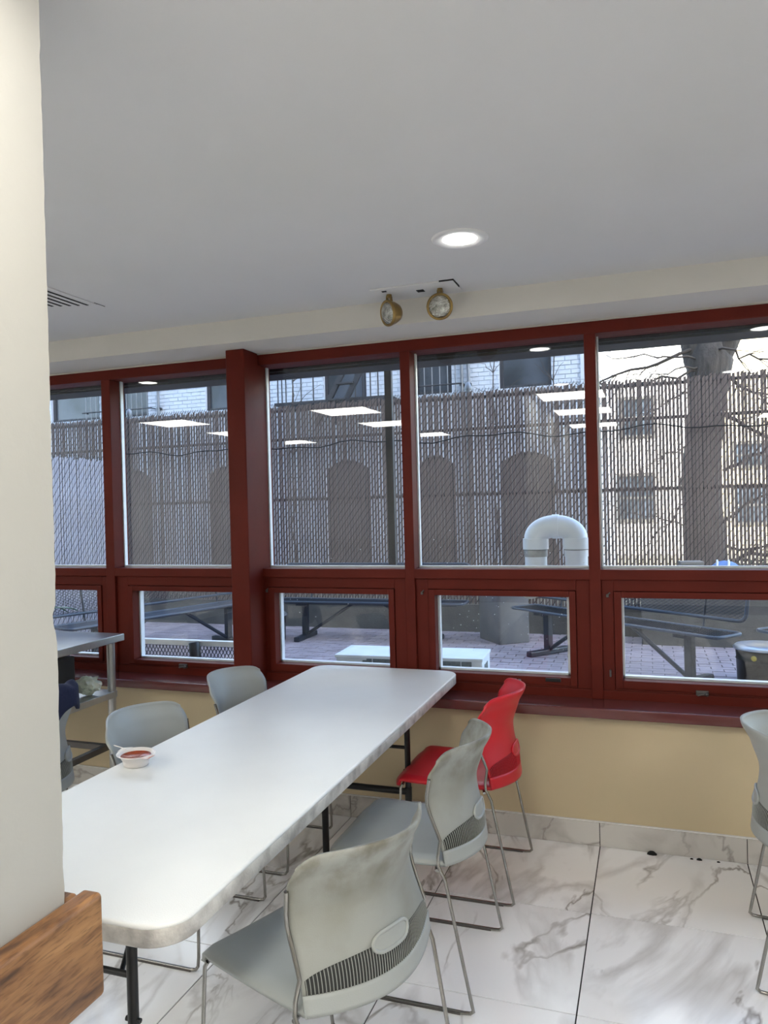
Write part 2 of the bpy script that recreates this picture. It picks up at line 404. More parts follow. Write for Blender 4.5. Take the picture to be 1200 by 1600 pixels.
# oak bumper rail wrapped round the end of the partition
bump = structure('trim_2')
z0, z1 = .705, .885
def rrect(x0, x1, y0, y1, r, n=6):
    P = []
    for cx, cy, a0 in ((x1-r, y1-r, 0), (x0+r, y1-r, pi/2), (x0+r, y0+r, pi), (x1-r, y0+r, 3*pi/2)):
        for k in range(n+1):
            a = a0+pi/2*k/n; P.append((cx+r*cos(a), cy+r*sin(a)))
    return P
def slab(poly, z0, z1, b):
    # horizontal slab with rounded top and bottom edge: stack of inset rings
    m_ = MB(); cx = sum(p[0] for p in poly)/len(poly); cy = sum(p[1] for p in poly)/len(poly)
    n = len(poly)
    def inset(d):
        out_ = []
        for k in range(n):
            a = Vector(poly[k-1]); p = Vector(poly[k]); c = Vector(poly[(k+1) % n])
            e = (c-a); nn = Vector((e.y, -e.x)).normalized(); out_.append(p-nn*d)
        return out_
    rings = []
    for k in range(5): a = pi/2*k/4; rings.append((b*(1-sin(a)), z0+b*(1-cos(a))))
    for k in range(5): a = pi/2*(1-k/4); rings.append((b*(1-sin(a)), z1-b*(1-cos(a))))
    vs_ = []
    for d, z in rings: vs_ += [(p.x, p.y, z) for p in inset(d)]
    fs_ = [(r*n+k, r*n+(k+1) % n, (r+1)*n+(k+1) % n, (r+1)*n+k) for r in range(len(rings)-1) for k in range(n)]
    m_.add(vs_, fs_, True); m_.add(vs_[:n], [tuple(range(n-1, -1, -1))]); m_.add(vs_[-n:], [tuple(range(n))])
    return m_
slab(rrect(XP, XP+.042, YB+.01, YP+.040, .010), z0, z1, .010).build('side_board', M['wood'], bump)
slab(rrect(XP-.30, XP-.001, YP, YP+.030, .010), z0, z1-.004, .008).build('end_board', M['wood'], bump)
# ---- ceiling, soffit
MB().box(XL-.15, XR+.15, YB-.15, 3.31, CZ, CZ+.15).build('ceiling', M['ceiling'], kind='structure')
MB().box(XL-.15, XR+.15, 3.31, YG+.1, 2.368, CZ+.15).build('trim_3', M['soffit'], kind='structure')
# caulk line between soffit and frame
MB().box(XL, XR, YF-.006, YF+.01, 2.361, 2.369).build('trim_4', M['pillar'], kind='structure')
# ---- window wall: head rail, transom rail, sill, post, mullions
MB().bevbox(XL, XR, YF, YG+.06, 2.306, 2.3675, .004).build('trim_5', M['red'], kind='structure')
MB().bevbox(XL, XR, YF-.004, YG+.045, 1.178, 1.226, .004).build('trim_6', M['red'], kind='structure')
MB().bevbox(XL, XR, YF+.006, YG+.045, .625, .672, .003).build('trim_7', M['red'], kind='structure')
slab([(XL, 3.425), (XR, 3.425), (XR, YG+.05), (XL, YG+.05)], .588, .632, .006).build('trim_8', M['sill'], kind='structure')
slab(rrect(-2.052, -1.945, 3.45, YG+.06, .006, 3), .60, 2.3675, .003).build('trim_9', M['red'], kind='structure')
MX = [(-3.88, -3.82), (-2.958, -2.898), (-1.153, -1.102), (-.266, -.214), (.62, .675), (1.51, 1.565), (2.4, 2.455)]
for k, (a, b) in enumerate(MX):
    m_ = MB().bevbox(a, b, YF-.006, YG+.05, .632, 2.306, .004)
    m_.build('trim_%d' % (10+k), M['red'], kind='structure')
# ---- windows
bays = [(-5.0, -3.88), (-3.82, -2.958), (-2.898, -2.052), (-1.945, -1.153), (-1.102, -.266), (-.214, .62), (.675, 1.51), (1.565, 2.4)]
GT, GB = 2.306, 1.226
def frame(m_, x0, x1, z0, z1, wl, wr, wt, wb, y0, y1, bev=.003):
    m_.bevbox(x0, x0+wl, y0, y1, z0, z1, bev); m_.bevbox(x1-wr, x1, y0, y1, z0, z1, bev)
    m_.bevbox(x0+wl, x1-wr, y0, y1, z1-wt, z1, bev); m_.bevbox(x0+wl, x1-wr, y0, y1, z0, z0+wb, bev)
# per bay: left/right width of subframe and of sash
spec = {1: (.045, .045), 2: (.075, .045), 3: (.024, .062), 4: (.062, .062), 5: (.052, .05)}
for n, (a, b) in enumerate(bays):
    wdw = structure('window_%d' % (n+1))
    bd = MB(); t_ = .010
    bd.box(a, b, YG+.006, YG+.03, GB, GB+t_)            # bottom bead
    bd.box(a, a+.007, YG+.006, YG+.03, GB+t_, GT)         # left bead
    bd.box(b-.003, b, YG+.006, YG+.03, GB+t_, GT)
    bd.build('glazing_bead', M['bead'], wdw)
    gp = MB().box(a+.001, b-.001, YG, YG+.005, GB+.001, GT-.001).build('glass_pane', M['glass'], wdw)
    sl_, sr_ = spec.get(n, (.05, .05))
    # fixed subframe
    m_ = MB(); frame(m_, a, b, .672, 1.178, sl_, sr_, .052, .008, YF+.012, YG+.04)
    m_.build('awning_frame', M['red'], wdw)
    sx0, sx1, sz0, sz1 = a+sl_+.002, b-sr_-.002, .682, 1.124
    m_ = MB(); wb_ = .022 if n < 3 else .038
    frame(m_, sx0, sx1, sz0, sz1, .032, .030, .028, wb_, YF+.004, YG+.03)
    sash = m_.build('awning_sash', M['red'], wdw)
    gx0, gx1, gz0, gz1 = sx0+.032, sx1-.030, sz0+wb_, sz1-.028
    bd = MB(); bd.box(gx0, gx1, YG-.012, YG+.02, gz0, gz0+.010); bd.box(gx0, gx0+.009, YG-.012, YG+.02, gz0, gz1)
    bd.box(gx1-(.016 if n == 4 else .004), gx1, YG-.012, YG+.02, gz0, gz1)
    bd.build('glazing_bead', M['bead'], sash)
    gl2 = MB().box(gx0, gx1, YG-.018, YG-.013, gz0, gz1).build('glass_pane', M['glass'], sash)
    # hardware
    cx = (sx0+sx1)/2
    if n in (2, 5):
        lt = MB().bevbox(cx-.026, cx+.026, YF-.006, YF+.006, .672, .694, .003).bar((cx-.02, YF-.012, .674), (cx+.02, YF-.012, .684), .004).lathe([(.009,0),(.008,.008),(0,.010)], (cx+.018, YF-.010, .680), 10, axis=(0,-1,0))
        lt.build('latch', M['darksteel'], wdw)
    if n == 4:
        MB().bevbox(-.475, -.405, YF-.004, YF+.006, .700, .716, .002).build('catch_plate', M['black'], wdw)
        lt = MB().bevbox(-.628, -.611, YF-.006, YF+.006, .678, .706, .002).bevbox(-.604, -.590, YF-.006, YF+.006, .678, .704, .002).bar((-.611, YF-.007, .694), (-.602, YF-.007, .694), .005)
        lt.build('latch', M['galv'], wdw)
    if n in (3, 4, 5):
        hx = a+sl_*.5
        MB().bevbox(hx-.006, hx+.006, YF+.004, YF+.013, 1.098, 1.112, .002).bar((hx, YF+.003, 1.11), (hx+.012, YF+.003, 1.12), .003).build('hinge', M['darksteel'], wdw)
    if n == 5:
        MB().bevbox(-.186, -.178, YF-.001, YF+.013, .735, .765, .002).lathe([(.005,0),(0,.006)], (-.182, YF+.003, .765), 8).build('bolt', M['darksteel'], wdw)
    # dried spots on the outside of the panes
    if n in (3, 4):
        random.seed(40+n); sp = MB()
        for k in range(26 if n == 4 else 9):
            x = random.uniform(a+.02, b-.02); z = GB+.02+abs(random.gauss(0, .14)); r = random.uniform(.0012, .0030)
            sp.lathe([(r, 0), (r*.6, .0006), (0, .0008)], (x, YG+.0052, z), 6, axis=(0, 1, 0))
        for k in range(46 if n == 4 else 10):
            x = random.uniform(gx0, gx1); z = random.uniform(gz0+.1, gz1); r = random.uniform(.0009, .0028)
            sp.lathe([(r, 0), (r*.6, .0006), (0, .0008)], (x, YG-.0128, z), 6, axis=(0, 1, 0))
        sp.build('dried_spots', M['bead'], wdw, kind='stuff')
# ---- outside face of our building: canopy over the windows and the unseen storeys above
MB().box(XL-.2, 6.4, YG+.125, 3.98, 2.288, 2.40).build('trim_20', M['canopy_trim'], kind='structure')
MB().box(XL-.2, 6.4, YG+.1, YG+.125, 2.300, 2.64).box(XL-.2, 6.4, YG+.125, 3.98, 2.40, 2.64).build('trim_21', M['canopy'], kind='structure')
MB().box(-14, 8.6, -9, YG+.1, CZ+.16, 15).box(XR+.16, 8.6, -9, YG+.1, -.1, CZ+.16).box(-14, XL-.16, -9, YG+.1, -.1, CZ+.16).build('wall_shade_mass', M['stucco'], kind='structure')  # unseen storeys, height and right end set to shade courtyard and trunk

# ================================================================ CEILING FITTINGS
def troffer(x, y, lab):
    t = thing('ceiling_panel_light', lab, 'light', (x, y, CZ), 0, 'square ceiling panel lights')
    m_ = MB(); frame_z = (-.012, 0)
    for (a, b, c, d) in ((-.30,.30,-.30,-.275), (-.30,.30,.275,.30), (-.30,-.275,-.275,.275), (.275,.30,-.275,.275)):
        m_.box(a, b, c, d, -.012, 0)
    m_.build('frame', M['white_metal'], t)
    MB().box(-.275, .275, -.275, .275, -.008, -.002).build('diffuser', M['troffer'], t)
TL = 'square lit ceiling panel outside the frame, mirrored in the window glass'
for x in (-4.7, -2.75, -.62, 1.5):
    for y in (.5, -.76, -2.3): troffer(x, y, TL)
def downlight(x, y, lab):
    t = thing('downlight', lab, 'light', (x, y, CZ), 0, 'round downlights')
    MB().lathe([(.062,.0), (.062,-.004), (.088,-.008), (.100,-.004), (.101,0)], n=48).build('trim_ring', M['white_metal'], t)
    MB().lathe([(0,-.003),(.061,-.003),(.061,-.001),(0,-.001)], n=40).build('lens', M['down'], t)
downlight(-.61, 2.635, 'round lit downlight in the ceiling above the table')
for x, y in ((.62, 2.65), (-.64, 1.15), (.60, 1.15), (-3.4, 2.72), (1.85, 2.65), (1.85, 1.15)):
    downlight(x, y, 'round downlight outside the frame, mirrored in the window glass')
# air grille
g = thing('air_vent', 'white ceiling air grille with dark slots beside the cream pillar', 'vent', (-2.6, 2.52, CZ))
MB().box(-.31, .285, -.30, .285, -.004, 0).build('face_plate', M['ceiling'], g)
sm_ = MB().box(-.006, .006, -.25, .25, -.0055, -.0038).mesh('slot', M['dirt'])
for k in range(9):
    o = link(sm_, 'slot', g); o.location = (.245-.038*k, .02-(.012*k), 0)
o = MB().box(.288, .2905, .26, .33, -.0015, 0).build('seam', M['dirt'], g)
# emergency light: ceiling plate with two heads
e = thing('emergency_light', 'twin-head brass emergency light hanging from the ceiling by the windows', 'emergency light', (-.92, 3.18, CZ))
MB().bevbox(-.20, .17, -.085, .075, -.007, 0, .002).build('ceiling_plate', M['ceiling'], e)
MB().box(.1695, .1725, -.087, .02, -.0065, .0).box(.11, .1725, -.0875, -.0855, -.0065, 0).build('painted_shadow_line', M['dirt'], e)  # thin black strips painting the shadow along the plate edge
MB().box(-.012, .02, -.014, .018, -.009, -.006).build('indicator_window', M['dirt'], e, label='small black indicator in the ceiling plate')
MB().box(-.155, -.135, -.06, -.045, -.009, -.006).build('test_button', M['dirt'], e, label='small black slot in the ceiling plate')
for hx, yaw, cz in ((-.142, -52, -.088), (.090, 4, -.086)):
    # facing direction: towards the room, turned by yaw
    a = radians(-90+yaw*.75); d = Vector((cos(a), sin(a), -.18)).normalized()
    c = Vector((hx, .005, cz)) if hx < 0 else Vector((hx, 0.0, cz))
    h = MB().lathe([(.022,-.050), (.036,-.045), (.048,-.022), (.055,0), (.0575,.004), (.0575,.012), (.053,.015), (.049,.0155), (.049,.009), (.0, .009)], c, 40, axis=d)
    hd = h.build('lamp_head', M['brass'], e)
    MB().lathe([(.0485,.0095), (.046,.014), (.034,.020), (.016,.0235), (0,.0245)], c, 36, axis=d).build('lens', M['reflector'], hd)
    y_ = MB().tube([(hx, .005, -.007), (hx, .005, -.022)], .012, 12).bevbox(hx-.012, hx-.006, -.006, .016, -.045, -.014, .002).bevbox(hx+.006, hx+.012, -.006, .016, -.045, -.014, .002).bar((hx-.015, .005, -.033), (hx+.015, .005, -.033), .005)
    y_.build('swivel_bracket', M['brass'], e)

# ================================================================ FOLDING TABLE
t = thing('folding_table', 'long white plastic folding table with scuffed edges and black legs', 'table', (-1.24, 2.385, 0))
P = rrect(-.378, .365, -1.165, 1.165, .085, 10)
def tabletop(poly, z0, z1):
    m_ = slab(poly, z0, z1, .007); return m_
# top skin and skirt are separate looks
m_ = slab(P, .728, .740, .0055); m_.build('tabletop', M['tabletop'], t)
n = len(P)
def ins(P, d):
    out_ = []
    for k in range(n):
        a = Vector(P[k-1]); c = Vector(P[(k+1) % n]); e_ = c-a; nn = Vector((e_.y, -e_.x)).normalized(); out_.append(Vector(P[k])-nn*d)
    return out_
m_ = MB(); R = [(.002,.7335), (.0006,.7315), (0,.725), (0,.698), (.004,.693), (.012,.691), (.03,.691), (.034,.705), (.034,.726)]
vs = []; 
for d, z in R: vs += [(p.x, p.y, z) for p in ins(P, d)]
fs = [(r*n+k, r*n+(k+1) % n, (r+1)*n+(k+1) % n, (r+1)*n+k) for r in range(len(R)-1) for k in range(n)]
m_.add(vs, fs, True); m_.build('edge_skirt', M['table_edge'], t, label='scuffed off-white rim of the table')
for yy, sgn, cx0, hw in ((-.975, 1, -.04, .16), (.715, -1, .04, .197)):
    for s in (-1, 1):
        lx = cx0+s*hw
        lg = MB().bar((lx, yy, .69), (lx, yy, .33), .0125, 12).bar((lx, yy, .33), (lx, yy, 0.0), .0150, 12)
        lg.bar((lx-.019, yy, .40), (lx+.019, yy, .40), .006, 8)
        lg.build('leg', M['black'], t)
    fr = MB().bar((cx0-hw, yy, .31), (cx0+hw, yy, .31), .014, 8).bar((-.30, yy, .682), (.24, yy, .682), .011, 8)
    fr.bar((cx0, yy+sgn*.34, .682), (cx0-.13, yy, .50), .006, 6).bar((cx0, yy+sgn*.34, .682), (cx0+.13, yy, .50), .006, 6).bar((cx0-hw, yy, .50), (cx0+hw, yy, .50), .008, 6)
    fr.bevbox(cx0-hw, cx0-hw+.09, yy-.02, yy+.03, .66, .69, .003).bevbox(cx0+hw-.09, cx0+hw, yy-.02, yy+.03, .66, .69, .003)
    fr.build('leg_frame', M['black'], t)
for s in (-1, 1):
    MB().bevbox(s*.30-.01, s*.30+.01, -1.08, 1.08, .672, .694, .002).build('underside_rail', M['black'], t)

# ================================================================ CHAIRS
def smooth(x, a, b):
    q = max(0, min(1, (x-a)/(b-a))); return q*q*(3-2*q)
def back_fn(u, v):
    # u 0..1 across (y from -w to w), v 0..1 up
    s = u*2-1
    zt = .790-.012*s*s-.022*abs(s)**12
    zb = .468+.012*s*s
    z = zb+(zt-zb)*v
    hw = .222-.010*sin(pi*min(1, v*1.15))+.006*v
    hw *= 1-.03*smooth(v, .93, 1)
    # profile of the centre line
    if v < .5: c = -.232+.022*smooth(v, 0, .5)
    else: c = -.210-.030*smooth(v, .5, .88)
    c -= .026*smooth(v, .80, 1.0)
    k = .084+.062*v
    # the rim rolls back at the sides too, near the top
    roll = .010*smooth(abs(s), .80, 1)*smooth(v, .75, 1)
    return (c+k*s*s*(1-.1*s*s)-roll, s*hw, z)
def lip_fn(u, v):
    s = u*2-1
    z = .424+.012*s*s+(.046)*v
    return (-.240+.006*v+.084*s*s*(1-.1*s*s), s*.2235, z)
def seat_fn(u, v):
    # v 0 rear, 1 front ; u across
    s = u*2-1
    x = -.222+.46*v
    hw = .222-.014*smooth(v, .85, 1)+.0*v
    if v < .12: x += .060*s*s*(1-v/.12)
    z = .447-.014*sin(pi*v)*(1-.6*s*s)+.004*s*s
    z -= .030*smooth(v, .90, 1)**1.3
    z -= .010*smooth(abs(s), .86, 1)
    x -= .018*smooth(v, .93, 1)*abs(s)**6
    return (x, s*hw, z)
def make_chair(name, label, plastic, back_mat, slotmat, group):
    c = thing(name, label, 'chair', (0,0,0), 0, group)
    MB().shell(seat_fn, 28, 32, .012).build('seat', plastic, c)
    bk = MB().shell(back_fn, 32, 34, .0075).build('backrest', back_mat, c)
    MB().shell(lip_fn, 28, 5, .009).build('lower_band', plastic, c)
    # grooves above the band: dark backing strip and raised ribs following the back
    def off(u, v, d):
        p = Vector(back_fn(u, v)); a = Vector(back_fn(min(u+.01, 1), v))-Vector(back_fn(max(u-.01, 0), v)); b = Vector(back_fn(u, min(v+.01, 1)))-Vector(back_fn(u, max(v-.01, 0)))
        nn = a.cross(b).normalized()
        if nn.x > 0: nn = -nn
        return p+nn*d
    def vtop(u): s = u*2-1; return .075+.145*(1-s*s)**.6 if abs(s) < 1 else .075
    st = MB()
    for side in (-1,):
        N_ = 40; K_ = 6; vs = []; fs = []
        for i in range(N_+1):
            u = .015+.97*i/N_; vt = vtop(u)
            vs += [off(u, .008+(vt-.008)*q/K_, .0046) for q in range(K_+1)]
        for i in range(N_):
            for q in range(K_): a_ = i*(K_+1)+q; fs.append((a_, a_+K_+1, a_+K_+2, a_+1))
        st.add(vs, fs, True)
    st.build('groove_backing', slotmat, bk)
    rb = MB()
    for i in range(58):
        u = .02+.96*i/57; vt = vtop(u)
        if .40 < u < .60: vt = min(vt, .17)
        rb.tube([off(u, .005+(vt-.005)*q/6, .0058-(.002 if q == 6 else 0)) for q in range(7)], .0012, 4, caps=False)
    rb.build('ribs', back_mat, bk, kind='stuff')
    # oval hand grip
    gp = MB(); ring = []
    for k in range(36):
        a = 2*pi*k/36; x = .036*cos(a)+(.024 if cos(a) > 0 else -.024)*min(1, abs(cos(a))*3); z = .021*sin(a)
        ring.append((.5+x/.43, .215+z/.32))
    gp.tube([off(u, v, .0075) for u, v in ring], .0045, 8, closed=True)
    vs = []
    for q in range(6):
        w_ = 1-q/6; vs += [off(.5+(u-.5)*w_, .215+(v-.215)*w_, .0072) for u, v in ring]
    vs.append(off(.5, .215, .0072))
    gp.add(vs, [(q*36+k, q*36+(k+1) % 36, (q+1)*36+(k+1) % 36, (q+1)*36+k) for q in range(5) for k in range(36)]+[(180+k, 180+(k+1) % 36, 216) for k in range(36)], True)
    gp.build('hand_grip', plastic, bk)
    # frame: one bent rod per side
    rr = .0055
    for s in (-1, 1):
        up = []
        for v in (.80, .7, .6, .5, .4, .3, .2, .12):
            p = Vector(back_fn(.5+.5*s, v)); up.append((p.x-.004, p.y+s*.005, p.z))
        p = Vector(back_fn(.5+.5*s, 0))
        path = up+[(p.x+.012, s*.232, .468), (p.x+.010, s*.236, .44), (p.x-.010, s*.236, .40), (-.240, s*.236, .035), (-.2445, s*.236, .015), (-.235, s*.236, .0075), (-.215, s*.236, rr),
                   (.18, s*.236, rr), (.202, s*.236, .0085), (.211, s*.235, .020), (.2125, s*.232, .05), (.207, s*.212, .405), (.200, s*.208, .418)]
        MB().tube(path, rr, 10).build('side_rod', M['chrome'], c)
    MB().tube([(.200, -.208, .418), (.196, -.19, .425), (.196, .19, .425), (.200, .208, .418)], rr, 8).build('front_crossbar', M['chrome'], c)
    MB().tube([(-.14, -.234, .425), (-.13, -.2, .425), (-.13, .2, .425), (-.14, .234, .425)], rr, 8).build('rear_crossbar', M['chrome'], c)
    for s in (-1, 1):
        MB().bevbox(-.205, .185, s*.236-.0068, s*.236+.0068, 0.0, .008, .002).build('glide', M['darksteel'], c)
    return c
GRP = 'stacking chairs around the folding table'
ch = make_chair('stacking_chair', 'nearest grey plastic chair, scuffed back turned to the camera', M['grey_plastic'], M['grey_scuffed'], M['slot'], GRP)
ch.location = (-.800, 1.745, 0); ch.rotation_euler.z = radians(180-21)
c = copy_tree(ch); c.location = (-.775, 2.455, 0); c.rotation_euler.z = radians(180)
c['label'] = 'grey plastic chair between the nearest chair and the red one'
cl = make_chair('stacking_chair', 'grey plastic chair across the table, behind the sauce cup', M['grey_plastic'], M['grey_plastic'], M['slot'], GRP)
cl.location = (-1.665, 2.40, 0)
for x, y, r, lab in (
    (-1.675, 3.085, 0, 'grey plastic chair across the table, in front of the thick red post'),
    (.545, 2.80, -4, 'grey plastic chair cut off by the right edge of the photo'),
    (-2.50, 2.42, 215, 'grey plastic chair mostly hidden by the cream pillar, navy jacket over it')):
    c = copy_tree(cl); c.location = (x, y, 0); c.rotation_euler.z = radians(r); c['label'] = lab
rc = make_chair('stacking_chair', 'bright red plastic chair nearest the window wall', M['red_plastic'], M['red_plastic'], M['red_slot'], GRP)
rc.location = (-.762, 3.105, 0); rc.rotation_euler.z = radians(180)
# navy jacket over the half-hidden chair
jk = thing('jacket', 'navy jacket draped over the grey chair behind the pillar', 'jacket', (-2.50, 2.42, 0), radians(215))
def jfn(u, v):
    s = .62+u*.36; a = v*2-1
    bx = Vector(back_fn(s, 1.0)); hang = .035+.04*u+.02*sin(s*22)
    dep = .022+.012*u+.006*sin(s*19)
    zz = bx.z+.012+.050*smooth(1-u, 0, .12)*(1-a*a)-(abs(a)**1.5)*hang+.004*sin(s*43+a*4)
    return (bx.x+.006+(dep*max(-1, min(1, a*3))+.03*abs(a)*(1 if a > 0 else -.2)), bx.y, zz)
MB().shell(jfn, 30, 26, .012).build('cloth', M['navy'], jk)

# ================================================================ THINGS ON AND NEAR THE TABLE
cup = thing('sauce_cup', 'small white plastic cup of red salsa with a folded lid flap on the table', 'cup', (-1.555, 2.005, .7402))
MB().lathe([(0,.0005), (.036,.0005), (.038,.002), (.039,.010), (.0405,.016), (.050,.032), (.056,.0355), (.0585,.036), (.0585,.0375), (.055,.038), (.049,.034), (.0395,.017), (.036,.004), (0,.003)], n=48, sx=1.0, sy=.92).build('bowl', M['white_plastic'], cup)
MB().lathe([(0,.0275), (.0445,.027), (.0455,.030), (.0462,.030), (.0448,.024), (0,.024)], n=40, sy=.92).build('salsa', M['sauce'], cup)
MB().shell(lambda u, v: (-.056-.014*v, (u*2-1)*.026*(1-v*.85), .0375+.001*v), 10, 8, .0012).build('lid_flap', M['white_plastic'], cup)
MB().shell(lambda u, v: (.052+.026*v, (u*2-1)*.022*(1-v*.4), .037+.003*v+.006*(u-.5)*v), 10, 8, .0014).build('lid_flap', M['sauce_smear'], cup, label='sauce-stained tab of the cup')
MB().tube([(-.098, -.012, .046), (-.075, -.006, .043), (-.050, .0, .0395)], .0017, 6).build('spoon_handle', M['white_plastic'], cup)
cup.scale = (1.08, 1.08, 1.0)
cup.rotation_euler.z = radians(-20)
# stainless prep table by the windows
pt = thing('steel_prep_table', 'stainless steel prep table with shelves at the left by the windows', 'table', (-2.63, 3.325, 0))
MB().bevbox(-1.5, 0, -.61, 0, .868, .905, .004).build('worktop', M['steel'], pt)
MB().bevbox(-1.47, -.03, -.58, -.03, .575, .610, .003).build('shelf', M['steel'], pt)
MB().bevbox(-.065, -.035, -.56, -.05, .315, .345, .003).bevbox(-1.465, -1.435, -.56, -.05, .315, .345, .003).bevbox(-1.45, -.05, -.12, -.09, .315, .345, .003).build('brace', M['darksteel'], pt)
for x in (-.05, -1.45):
    for y in (-.05, -.56):
        MB().tube([(x, y, 0), (x, y, .87)], .021, 16).lathe([(.026,0), (.026,.03), (.02,.05)], (x, y, 0), 14).build('leg', M['steel'], pt)
# dark box with white lettering
bx = thing('black_box', 'black box with white lettering on the steel shelf behind the pillar', 'box', (-2.78, 2.965, .6105), radians(0))
MB().bevbox(-.13, .105, -.09, .04, 0, .235, .004).build('carton', M['sign_black'], bx)
def text_obj(s, size, loc, rot, parent, name, m_, ext=.0006):
    cu = bpy.data.curves.new(name, 'FONT'); cu.body = s; cu.size = size; cu.extrude = ext
    tmp = bpy.data.objects.new(name, cu); COL.objects.link(tmp); bpy.context.view_layer.update()
    me = bpy.data.meshes.new_from_object(tmp); bpy.data.objects.remove(tmp); me.materials.clear(); me.materials.append(m_)
    o = link(me, name, parent); o.location = loc; o.rotation_euler = rot; return o
text_obj('oma', .052, (-.045, -.0912, .135), (pi/2, 0, 0), bx, 'lettering', M['lettering'])
text_obj('cafe', .020, (.0, -.0912, .105), (pi/2, 0, 0), bx, 'lettering', M['lettering'])
text_obj('n', .040, (.045, -.0912, .045), (pi/2, 0, 0), bx, 'lettering', M['lettering'])
# crumpled paper
random.seed(5); cp = MB()
import bmesh
bm = bmesh.new(); bmesh.ops.create_icosphere(bm, subdivisions=3, radius=.045)
from mathutils import noise as mn
for v in bm.verts:
    d = v.co.normalized(); k = 1+.38*mn.noise(d*2.6)+.22*mn.noise(d*7)
    v.co = Vector((d.x*.062*k, d.y*.045*k, d.z*.045*k))
zmin = min(v.co.z for v in bm.verts)
me = bpy.data.meshes.new('crumpled_paper'); bm.verts.index_update(); bm.to_mesh(me); bm.free(); me.materials.append(M['paper'])
cpo = link(me, 'crumpled_paper'); cpo.location = (-2.735, 3.16, .6105-zmin+.0005); cpo.rotation_euler.z = .5
tag(cpo, 'crumpled pale green paper on the steel shelf under the window', 'paper')
# potted plant on the worktop, hidden but for one leaf
pl = thing('potted_plant', 'potted plant behind the cream pillar with one dark leaf showing', 'plant', (-3.06, 3.10, .905))
MB().lathe([(.045,0), (.062,.10), (.066,.10), (.066,.115), (.056,.115), (.052,.09), (0,.09)], n=24).build('pot', M['terracotta'], pl)
for k in range(7):
    a = [0.05, 1.3, 2.4, 3.3, 4.2, 5.1, 5.8][k]; L = .30 if k == 0 else .22
    def lf(u, v, a=a, L=L):
        r = .015+L*v; w_ = .022*sin(pi*min(1, .12+v*.88))*(u*2-1); z = .09+.20*v-.19*v*v if a > 1 else .09+.20*v-.145*v*v
        return (r*cos(a)-w_*sin(a), r*sin(a)+w_*cos(a), z+abs(u-.5)*.008)
    MB().shell(lf, 6, 12, .0015).build('leaf', M['leaf'], pl)

# ================================================================ OUTSIDE: GROUND
MB().box(-40, 40, 9.3, 70, -.3, -.05).build('ground_beyond', M['soil'], kind='structure')
cf = MB().box(-9.5, 7, YG+.12, 9.3, -.3, -.012).build('courtyard_floor', M['paver_joint'], kind='structure')
random.seed(11)
pm = [MB().bevbox(-.098, .098, -.047, .047, -.012, .0+h, .003).mesh('paver', M['paver']) for h in (0, .0015, -.0015, .001)]
cells = []
ny = 0; y = YG+.18
while y < 9.2:
    x = -8.6+(.1 if ny % 2 else 0)
    while x < 3:
        cells.append((x, y)); x += .2
    y += .1; ny += 1
def vis(x, y):
    # rows of the courtyard that the low panes show
    return 5.6 < y < 9.0 and -.46 < x/y < .16
def key(c): return c[1]+.35*abs(c[0])
vc = sorted([c for c in cells if vis(*c)], key=key)
near = set(vc[:300])
rest = MB()
for k, (x, y) in enumerate(cells):
    if (x, y) in near:
        o = link(pm[k % 4], 'paver', cf); o.location = (x, y, 0); o.rotation_euler.z = random.uniform(-.012, .012)
    else:
        h = random.uniform(-.002, .002)
        x0, x1, y0, y1 = x-.098, x+.098, y-.047, y+.047
        rest.add([(x0,y0,-.013), (x1,y0,-.013), (x1,y1,-.013), (x0,y1,-.013), (x0+.003,y0+.003,h), (x1-.003,y0+.003,h), (x1-.003,y1-.003,h), (x0+.003,y1-.003,h)],
                 [(4,5,6,7), (0,1,5,4), (1,2,6,5), (2,3,7,6), (3,0,4,7)])
rest.build('paver', M['paver'], cf, kind='stuff')

